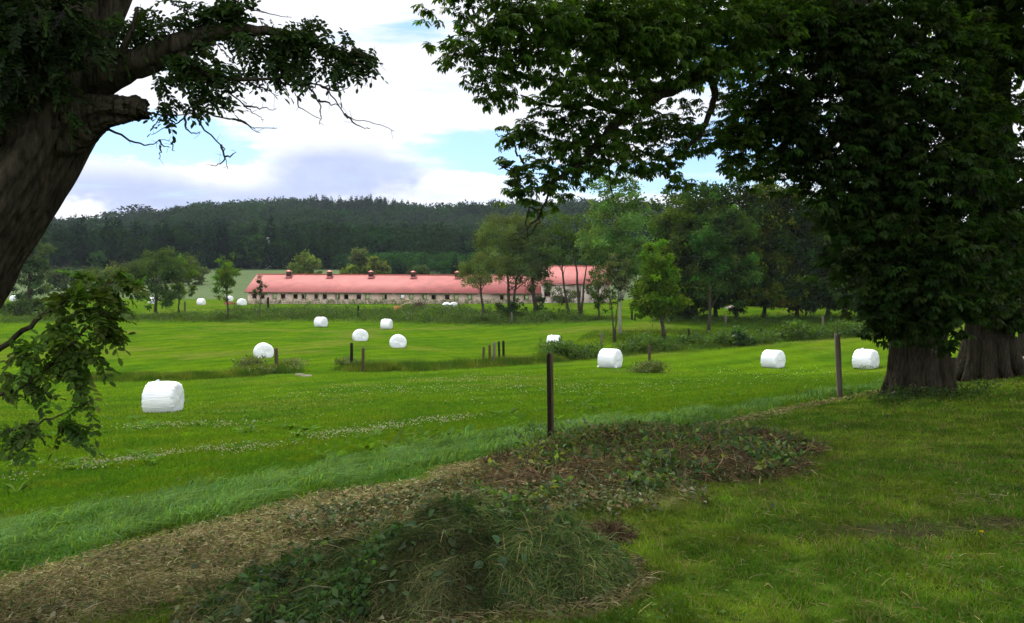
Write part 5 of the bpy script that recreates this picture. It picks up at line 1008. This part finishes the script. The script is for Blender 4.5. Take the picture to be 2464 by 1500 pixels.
def clover():
    g = np.random.default_rng(203); mb = MB(); lines = [([(190,1128),(420,1100),(640,1075),(900,1038),(1105,1008)],.35,1500),([(0,1160),(160,1150)],.4,160),([(380,1035),(560,1020)],.8,240),([(1000,930),(1180,900)],1.6,300),([(1250,960),(1500,920)],2.2,300),([(700,960),(1100,930)],2.2,380),([(1750,905),(2000,890)],2.5,160)]
    for L_, w, n in lines:
        P = np.array([gp(*p)[:2] for p in L_]); t = g.uniform(0,len(P)-1,n); i = np.minimum(t.astype(int),len(P)-2); q = P[i]+(P[i+1]-P[i])*(t-i)[:,None]+g.normal(0,w*1.7,(n,2))*np.array([1,.8]); k = fbm(q[:,0]*.8,q[:,1]*.8,3) > .42; q = q[k]; x,y = q[:,0],q[:,1]; n = len(x)
        z = surf(x,y)+g.uniform(.05,.11,n); r = np.hypot(x,y); R_ = np.clip(.0007*r,.008,.022)*g.uniform(.8,1.2,n); C = np.stack([x,y,z],-1)
        for a,b_ in (((1,0,0),(0,0,1)),((0,1,0),(0,0,1)),((1,0,0),(0,1,0))):
            u = np.array(a,float)*R_[:,None]; v = np.array(b_,float)*R_[:,None]; mb.quads(np.stack([C-u-v*.7,C+u-v*.7,C+u*.8+v*.8,C-u*.8+v*.8],1), jitter_col((.36,.38,.24),n,.2,g))
    tag(mb.build('clover_flowers', M['hay']), 'white clover heads scattered in drifts across the meadow', 'flowers', kind='stuff')
clover()
def hay():
    g = np.random.default_rng(204); mb = MB(); x, y = scatter(380000, 3.2, 20, 40, g, 1.0); hy = hayness(x,y); k = (g.random(len(x)) < hy*.95) & (bumps(HEAP,x,y) < .05); x,y = x[k],y[k]; n = len(x); r = np.hypot(x,y); n4 = fbm(x*4,y*4+3,3); dry = bumps(DRY,x,y) > .02
    D = nrm(rdir(n,g)*np.array([1,1,.28])+np.array([.25,.1,.05])); L_ = g.uniform(.02,.085,n)*np.where(g.random(n)<.06,2.2,1); w = np.clip(.00065*r,.002,.010)*g.uniform(.6,1.3,n)
    cs = np.array([(.24,.205,.10),(.185,.15,.072),(.12,.098,.046),(.31,.28,.15),(.10,.14,.03),(.07,.06,.03)]); p = g.choice(6,n,p=[.24,.24,.2,.1,.12,.10]); c = cs[p]; c = np.where((dry & (g.random(n)<.55))[:,None], np.array((.115,.095,.042)), c); c = c*(1+g.normal(0,.2,(n,1)))*(.65+.6*n4[:,None])*1.12*(1-.12*smooth(-.9,-2.3,bound(x,y)))[:,None]  # hay tint darkened away from the meadow edge, imitating shade there
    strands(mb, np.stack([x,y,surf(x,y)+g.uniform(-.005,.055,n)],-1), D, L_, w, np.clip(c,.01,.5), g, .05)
    # wilted leaves mixed in
    x, y = scatter(110000, 3.4, 16, 38, g); hy = np.maximum(hayness(x,y)*.12, smooth(.01,.06,bumps(DRY,x,y))*.9); k = (g.random(len(x)) < hy) & (bumps(HEAP,x,y) < .05) & (fbm(x*1.6+8,y*1.6,3) > .40); x,y = x[k],y[k]; n = len(x)
    L_ = g.uniform(.025,.07,n); D = nrm(rdir(n,g)*np.array([1,1,.5])); cs = np.array([(.05,.075,.025),(.10,.12,.05),(.075,.10,.06),(.12,.085,.045),(.19,.19,.11)]); c = cs[g.choice(5,n,p=[.40,.22,.18,.12,.08])]*(1+g.normal(0,.2,(n,1)))
    mb.quads(kites(np.stack([x,y,surf(x,y)+g.uniform(.01,.08,n)],-1), D, nrm(np.array([0,0,1.0])+g.normal(0,.6,(n,3))), L_, L_*.55, .5, .4), np.clip(c,.01,.4))
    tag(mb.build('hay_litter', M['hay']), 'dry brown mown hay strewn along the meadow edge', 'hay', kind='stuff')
hay()
M['mould'] = solid('damp_cuttings', (.018,.020,.010), .95, .05, scale=9, col2=(.06,.05,.028), bump=1, bscale=14)
def heap():
    g = np.random.default_rng(205); B = np.array([-.3,5.0,gz(-.3,5.0)]); root = tag(empty('cuttings_heap', B), 'fresh green heap of cut grass and big burdock leaves in the foreground', 'heap')
    xs = np.linspace(-2.2,1.6,120); ys = np.linspace(3.9,6.4,90); X,Y = np.meshgrid(xs,ys); h = bumps(HEAP,X,Y); x,y = X.ravel(),Y.ravel()
    def top(x,y): 
        h = bumps(HEAP,x,y); return zt(x,y)+h*(.86+.8*(fbm(x*3.2,y*3.2,3)-.5))+(fbm(x*9,y*9,3)-.5)*.10*smooth(.02,.1,h)
    z = np.where(bumps(HEAP,x,y) > .004, top(x,y), zt(x,y)-.15); b = MB(); n = 120; i = np.arange(89)[:,None]*n; j = np.arange(n-1)[None]
    b.add(np.stack([x,y,z],-1), f4=np.stack([i+j,i+j+1,i+n+j+1,i+n+j],-1).reshape(-1,4)); inherit(b.build('mound', M['mould'], None, True), root)
    def pick(n, f=None):
        x = g.uniform(-2.1,1.4,n*4); y = g.uniform(4.1,6.3,n*4); k = bumps(HEAP,x,y) > .015
        if f is not None: k &= f(x,y)
        x,y = x[k][:n],y[k][:n]; return x,y
    def grad(x,y,e=.03): return nrm(np.stack([-(top(x+e,y)-top(x-e,y))/(2*e), -(top(x,y+e)-top(x,y-e))/(2*e), np.ones(len(x))],-1))
    mb = MB(); x,y = pick(80000); n = len(x); Nn = grad(x,y); dn = nrm(np.stack([Nn[:,0],Nn[:,1],-.6*np.ones(n)],-1)); D = nrm(rdir(n,g)*.9+dn*.5); D = nrm(D-Nn*(np.sum(D*Nn,-1,keepdims=True))*.8+Nn*.10); L_ = g.uniform(.03,.13,n)*np.where(g.random(n)<.05,1.8,1)
    cs = np.array([(.050,.088,.020),(.080,.115,.030),(.032,.058,.014),(.13,.14,.05),(.15,.12,.05),(.05,.085,.038)]); warm = smooth(-.6,.3,x); c = cs[g.choice(6,n,p=[.27,.2,.22,.1,.09,.12])]; tan = smooth(.50,.68,fbm(x*2.2+30,y*2.2,3))*(g.random(n)<.6); c = lerp(c, np.array((.115,.115,.05)), tan); c = c*(1+g.normal(0,.25,(n,1)))*(.15+1.6*fbm(x*5,y*5+20,3)**1.3)[:,None]
    strands(mb, np.stack([x,y,top(x,y)+g.uniform(0,.03,n)],-1), D, L_, g.uniform(.0016,.0034,n), np.clip(c*1.15,.008,.4), g, .16)
    x,y = pick(200); n = len(x); D = nrm(rdir(n,g)*np.array([1,1,.35])); strands(mb, np.stack([x,y,top(x,y)+g.uniform(.01,.05,n)],-1), D, g.uniform(.10,.3,n), g.uniform(.002,.005,n), jitter_col((.15,.15,.07),n,.25,g), g, .06)
    inherit(mb.build('cut_grass', M['hay']), root)
    mb = MB(); x,y = pick(13000, lambda x,y: (fbm(x*2+4,y*2,3) > .42+.14*smooth(-.9,.3,x))); n = len(x); Nn = grad(x,y); D = nrm(rdir(n,g)+np.array([0,-.3,-.3])); L_ = g.uniform(.02,.065,n)
    mb.quads(kites(np.stack([x,y,top(x,y)+g.uniform(.005,.05,n)],-1), D, nrm(Nn+g.normal(0,.45,(n,3))), L_, L_*.6, .5, .3), np.clip(jitter_col((.042,.085,.026),n,.28,g)*(.3+1.4*fbm(x*4+9,y*4,3))[:,None],.006,.3))
    def leaf(P, d, nn, L_, W, col):   # broad lobed leaf as a fan of faces
        s = nrm(np.cross(d,nn)); t = np.linspace(0,1,7); w = W*np.array([.0,.62,.95,1,.82,.5,0])*(1+g.normal(0,.06,7)); Cc = P+d*(L_*t)[:,None]-nn*(L_*.22*t*t)[:,None]; A = Cc+s*w[:,None]*.5+nn*(w*.14)[:,None]; Bq = Cc-s*w[:,None]*.5+nn*(w*.14)[:,None]
        q = np.concatenate([np.stack([Cc[:-1],A[:-1],A[1:],Cc[1:]],1), np.stack([Cc[:-1],Cc[1:],Bq[1:],Bq[:-1]],1)]); mb.quads(q, np.broadcast_to(col,(len(q),3)))
    x,y = pick(230, lambda x,y: (x < -.3) | ((x < .1) & (y < 4.75))); 
    for i in range(len(x)):
        nn = nrm(grad(x[i:i+1],y[i:i+1])[0]+g.normal(0,.3,3)); d = nrm(rdir(1,g)[0]+np.array([0,-.5,-.2])); d = nrm(d-nn*(d@nn)); L_ = g.uniform(.03,.085); leaf(np.array([x[i],y[i],top(x[i:i+1],y[i:i+1])[0]+g.uniform(.02,.06)]), d, nn, L_, L_*.62, jitter_col((.055,.095,.042),1,.25,g)[0])
    inherit(mb.build('leaves', M['leaf']), root)
    # the older brown heap by the dark post, and a dug clod
    B = np.array([2.1,10.5,gz(2.1,10.5)]); root = tag(empty('cuttings_heap', B), 'low brown heap of withered cuttings below the dark split post', 'heap'); mb = MB()
    x = g.uniform(-.3,5,60000); y = g.uniform(7,12.5,60000); hh = bumps(DRY,x,y); k = hh > .03; x,y = x[k][:16000],y[k][:16000]; n = len(x); L_ = g.uniform(.05,.22,n); D = nrm(rdir(n,g)*np.array([1,1,.45])+np.array([0,0,.1])); cs = np.array([(.10,.065,.038),(.15,.10,.055),(.06,.042,.028),(.055,.075,.028),(.21,.15,.08)])
    strands(mb, np.stack([x,y,surf(x,y)+g.uniform(0,.08,n)],-1), D, L_, g.uniform(.004,.011,n), np.clip(cs[g.choice(5,n,p=[.3,.25,.2,.15,.1])]*(1+g.normal(0,.2,(n,1))),.01,.4), g, .15)
    inherit(mb.build('withered_stalks', M['hay']), root)
    mb = MB(); x = g.uniform(-.3,4.6,30000); y = g.uniform(6.4,11.6,30000); k = (bumps(DRY,x,y) > .05) & (fbm(x*1.4+2,y*1.4,3) > .46); x,y = x[k][:6500],y[k][:6500]; n = len(x); L_ = g.uniform(.035,.10,n)
    mb.quads(kites(np.stack([x,y,surf(x,y)+g.uniform(.03,.13,n)],-1), rdir(n,g), nrm(np.array([0,0,1.0])+g.normal(0,.6,(n,3))), L_, L_*.6, .5, .3), np.where((g.random(n) < .35)[:,None], jitter_col((.12,.15,.045),n,.3,g), jitter_col((.045,.085,.03),n,.3,g))); inherit(mb.build('leaves', M['leaf']), root)
    mb = MB(); x = g.uniform(-.8,4.6,40000); y = g.uniform(7,12.3,40000); k = (bumps(DRY,x,y) > .07) & (fbm(x*1.1+12,y*1.1,3) > .44); x,y = x[k][:9000],y[k][:9000]; n = len(x)
    blades(mb, np.stack([x,y,surf(x,y)],-1), g.uniform(.05,.2,n), g.uniform(.005,.012,n), g.uniform(.2,1.1,n), jitter_col((.10,.095,.035),n,.4,g), g, seg=1); inherit(mb.build('stubble', M['grass'], None), root)
    for (px_,py_,lab,cnt) in ((1468,1300,'dark clod of roots and withered leaves right of the fresh heap',900),(1212,1120,'tuft of dry reddish stalks at the lawn edge left of the dark post',700)):
        P0 = gp(px_,py_); root = tag(empty('withered_clump', P0), lab, 'clump'); mb = MB(); u = rdir(cnt,g); u[:,2] = np.abs(u[:,2])*.7; P = P0+u*np.array([.15,.13,.13])*g.random((cnt,1))**.4*(P0[1]/5.5)**.7; L_ = g.uniform(.05,.16,cnt)
        strands(mb, P, nrm(rdir(cnt,g)+u*.6), L_, g.uniform(.003,.007,cnt)*(P0[1]/5.5), jitter_col((.075,.058,.032),cnt,.35,g), g, .15); inherit(mb.build('stalks', M['hay']), root)
heap()
def weeds():
    g = np.random.default_rng(206); mb = MB()
    def plants(x, y, h, col, nl=14, lw=.30, spread=.22):
        n = len(x); z = surf(x,y); k = np.repeat(np.arange(n),nl); m = len(k); t = g.random(m)**.8
        P = np.stack([x[k]+g.normal(0,spread,m)*h[k], y[k]+g.normal(0,spread,m)*h[k], z[k]+t*h[k]*.92],-1); D = nrm(rdir(m,g)*np.array([1,1,.6])+np.array([0,0,.55])); L_ = h[k]*lw*g.uniform(.6,1.3,m); ct = jitter_col(col,n,.22,g)
        mb.quads(kites(P, D, nrm(rdir(m,g)+np.array([0,-.2,.6])), L_, L_/g.uniform(2,5,m), .5, .2), np.clip(ct[k]*(1+g.normal(0,.15,(m,1)))*(.8+.4*t[:,None]),.008,.3))
    def along(L_, n, w):
        seg = np.linalg.norm(np.diff(L_,axis=0),axis=1); cum = np.concatenate([[0],np.cumsum(seg)]); d = g.uniform(0,cum[-1],n); i = np.clip(np.searchsorted(cum,d)-1,0,len(seg)-1); f = (d-cum[i])/seg[i]; p = L_[i]+(L_[i+1]-L_[i])*f[:,None]; nn = np.stack([-(L_[i+1]-L_[i])[:,1],(L_[i+1]-L_[i])[:,0]],-1)/seg[i][:,None]
        return p+nn*g.normal(0,w,(n,1)), d/cum[-1]
    for L_, n, w, h, col in ((DITCH[0],60,.8,.40,(.06,.085,.018)),(DITCH[1],60,.7,.45,(.06,.09,.018)),(DITCH[2],4200,1.25,1.05,(.036,.070,.011)),(DITCH[3],2300,3.6,.85,(.036,.066,.010)),(DITCH[4],1800,2.8,.85,(.034,.064,.010))):
        p, t = along(L_, n, w); x,y = p[:,0],p[:,1]; q = fbm(x*.25,y*.25,3); k = q > .36; plants(x[k],y[k],h*(.15+1.6*q[k]**1.3)*g.uniform(.4,1.4,k.sum()),col)
    rk = MB()
    for L_, n, w, h, ww in ((DITCH[0],24000,1.2,.60,.026),(DITCH[1],26000,1.1,.72,.028),(DITCH[2],30000,2.0,.6,.022),(DITCH[3],26000,5.0,.6,.032),(DITCH[4],20000,3.6,.6,.035),(polyline([(230,905),(0,915)]),8000,1.2,.35,.018),(polyline([(1400,812),(1600,806),(1800,798),(2100,792)]),24000,6.,.35,.031)):
        p, t = along(L_, n, w); x,y = p[:,0],p[:,1]; q = fbm(x*.4+3,y*.4,4); hh = h*(.25+1.3*q)*np.exp(-(dline(L_,x,y)/(w*1.6))**2)*g.uniform(.5,1.3,n); c = lerp(np.broadcast_to(np.array((.042,.086,.007)),(n,3)), np.array((.088,.115,.018)), smooth(.42,.66,fbm(x*.8+50,y*.8,3)))*(1+g.normal(0,.25,(n,1)))*(.5+1.0*fbm(x*1.5,y*1.5+70,3))[:,None]*(.7 if ww > .03 else 1)
        blades(rk, np.stack([x,y,surf(x,y)-.01],-1), hh, np.full(n,ww)*g.uniform(.6,1.4,n), g.uniform(.1,.6,n), np.clip(c,.01,.3), g, seg=1)
    tag(rk.build('rank_grass', M['grass']), 'tall unmown seeding grass along the ditches and fence lines', 'grass', kind='stuff')
    p,_ = along(DITCH[2], 1100, 1.0); x,y = p[:,0],p[:,1]; q = fbm(x*.3+9,y*.3,3); k = q > .5; plants(x[k],y[k],1.0*g.uniform(.7,1.2,k.sum()),(.026,.056,.010))
    p,_ = along(polyline([(600,733),(760,733),(1000,733),(1160,732),(1300,730),(1460,729)]), 900, .8); x,y = p[:,0],p[:,1]; q = fbm(x*.3+2,y*.3,3); k = q > .44; plants(x[k],y[k],.85*g.uniform(.5,1.3,k.sum()),(.05,.07,.028))
    p,_ = along(polyline([(950,747),(1000,748),(1060,748),(1110,750)]), 260, .9); plants(p[:,0],p[:,1],g.uniform(.5,1.1,260),(.06,.085,.028))
    p,_ = along(polyline([(1560,772),(1700,776),(1850,778),(2050,776)]), 700, 3); plants(p[:,0],p[:,1],g.uniform(.4,.9,700),(.045,.08,.02))
    for (px_,py_,n,w,h,col) in ((1562,896,90,.5,.62,(.06,.08,.025)),(1545,898,50,.5,.42,(.06,.085,.025)),(605,886,70,.5,.7,(.07,.085,.035)),(694,890,60,.5,.7,(.08,.10,.035)),(640,898,90,.9,.45,(.09,.11,.05)),(838,884,70,.5,.6,(.06,.085,.025)),(1333,842,60,.9,.7,(.05,.08,.025)),(2090,891,16,.4,.35,(.07,.09,.03)),(1492,808,30,.5,.4,(.05,.08,.02)),(1600,822,30,.6,.4,(.06,.09,.02)),(2215,962,110,.55,.2,(.03,.055,.015)),(2300,945,60,.4,.18,(.03,.055,.015)),(1163,772,60,1.2,.9,(.05,.085,.02)),(1020,752,120,2.2,.8,(.05,.08,.022)),(1330,1072,40,.3,.25,(.05,.085,.03)),(1400,1060,90,.8,.22,(.045,.08,.03)),(1550,1050,90,.8,.2,(.045,.08,.03))):
        P = gp(px_,py_); a = g.normal(0,w,(n,2)); plants(P[0]+a[:,0],P[1]+a[:,1],h*g.uniform(.6,1.25,n),col,12,.38,.3)
    tag(mb.build('weeds', M['leaf']), 'rank weeds along the ditches, fence lines and barn foot', 'weeds', kind='stuff')
weeds()
def dandelion():
    P = gp(2361,1303); e = tag(empty('dandelion', P), 'single yellow dandelion in the shaded lawn at right', 'flower'); b = MB(); b.tube(np.array([[0,0,0],[.004,0,.03],[.0,0,.06]]), .0015, 5, c=(.06,.11,.02)); b.build('stem', M['grass'], e); b = MB(); g = np.random.default_rng(1); n = 40; a = g.uniform(0,6.28,n)
    D = nrm(np.stack([np.cos(a),np.sin(a),g.uniform(.05,.9,n)],-1)); b.quads(kites(np.tile([[0,0,.06]],(n,1)), D, nrm(rdir(n,g)+np.array([0,0,1.])), np.full(n,.015), np.full(n,.005)), np.tile([[.6,.4,.01]],(n,1))); b.build('petals', M['hay'], e)
dandelion()
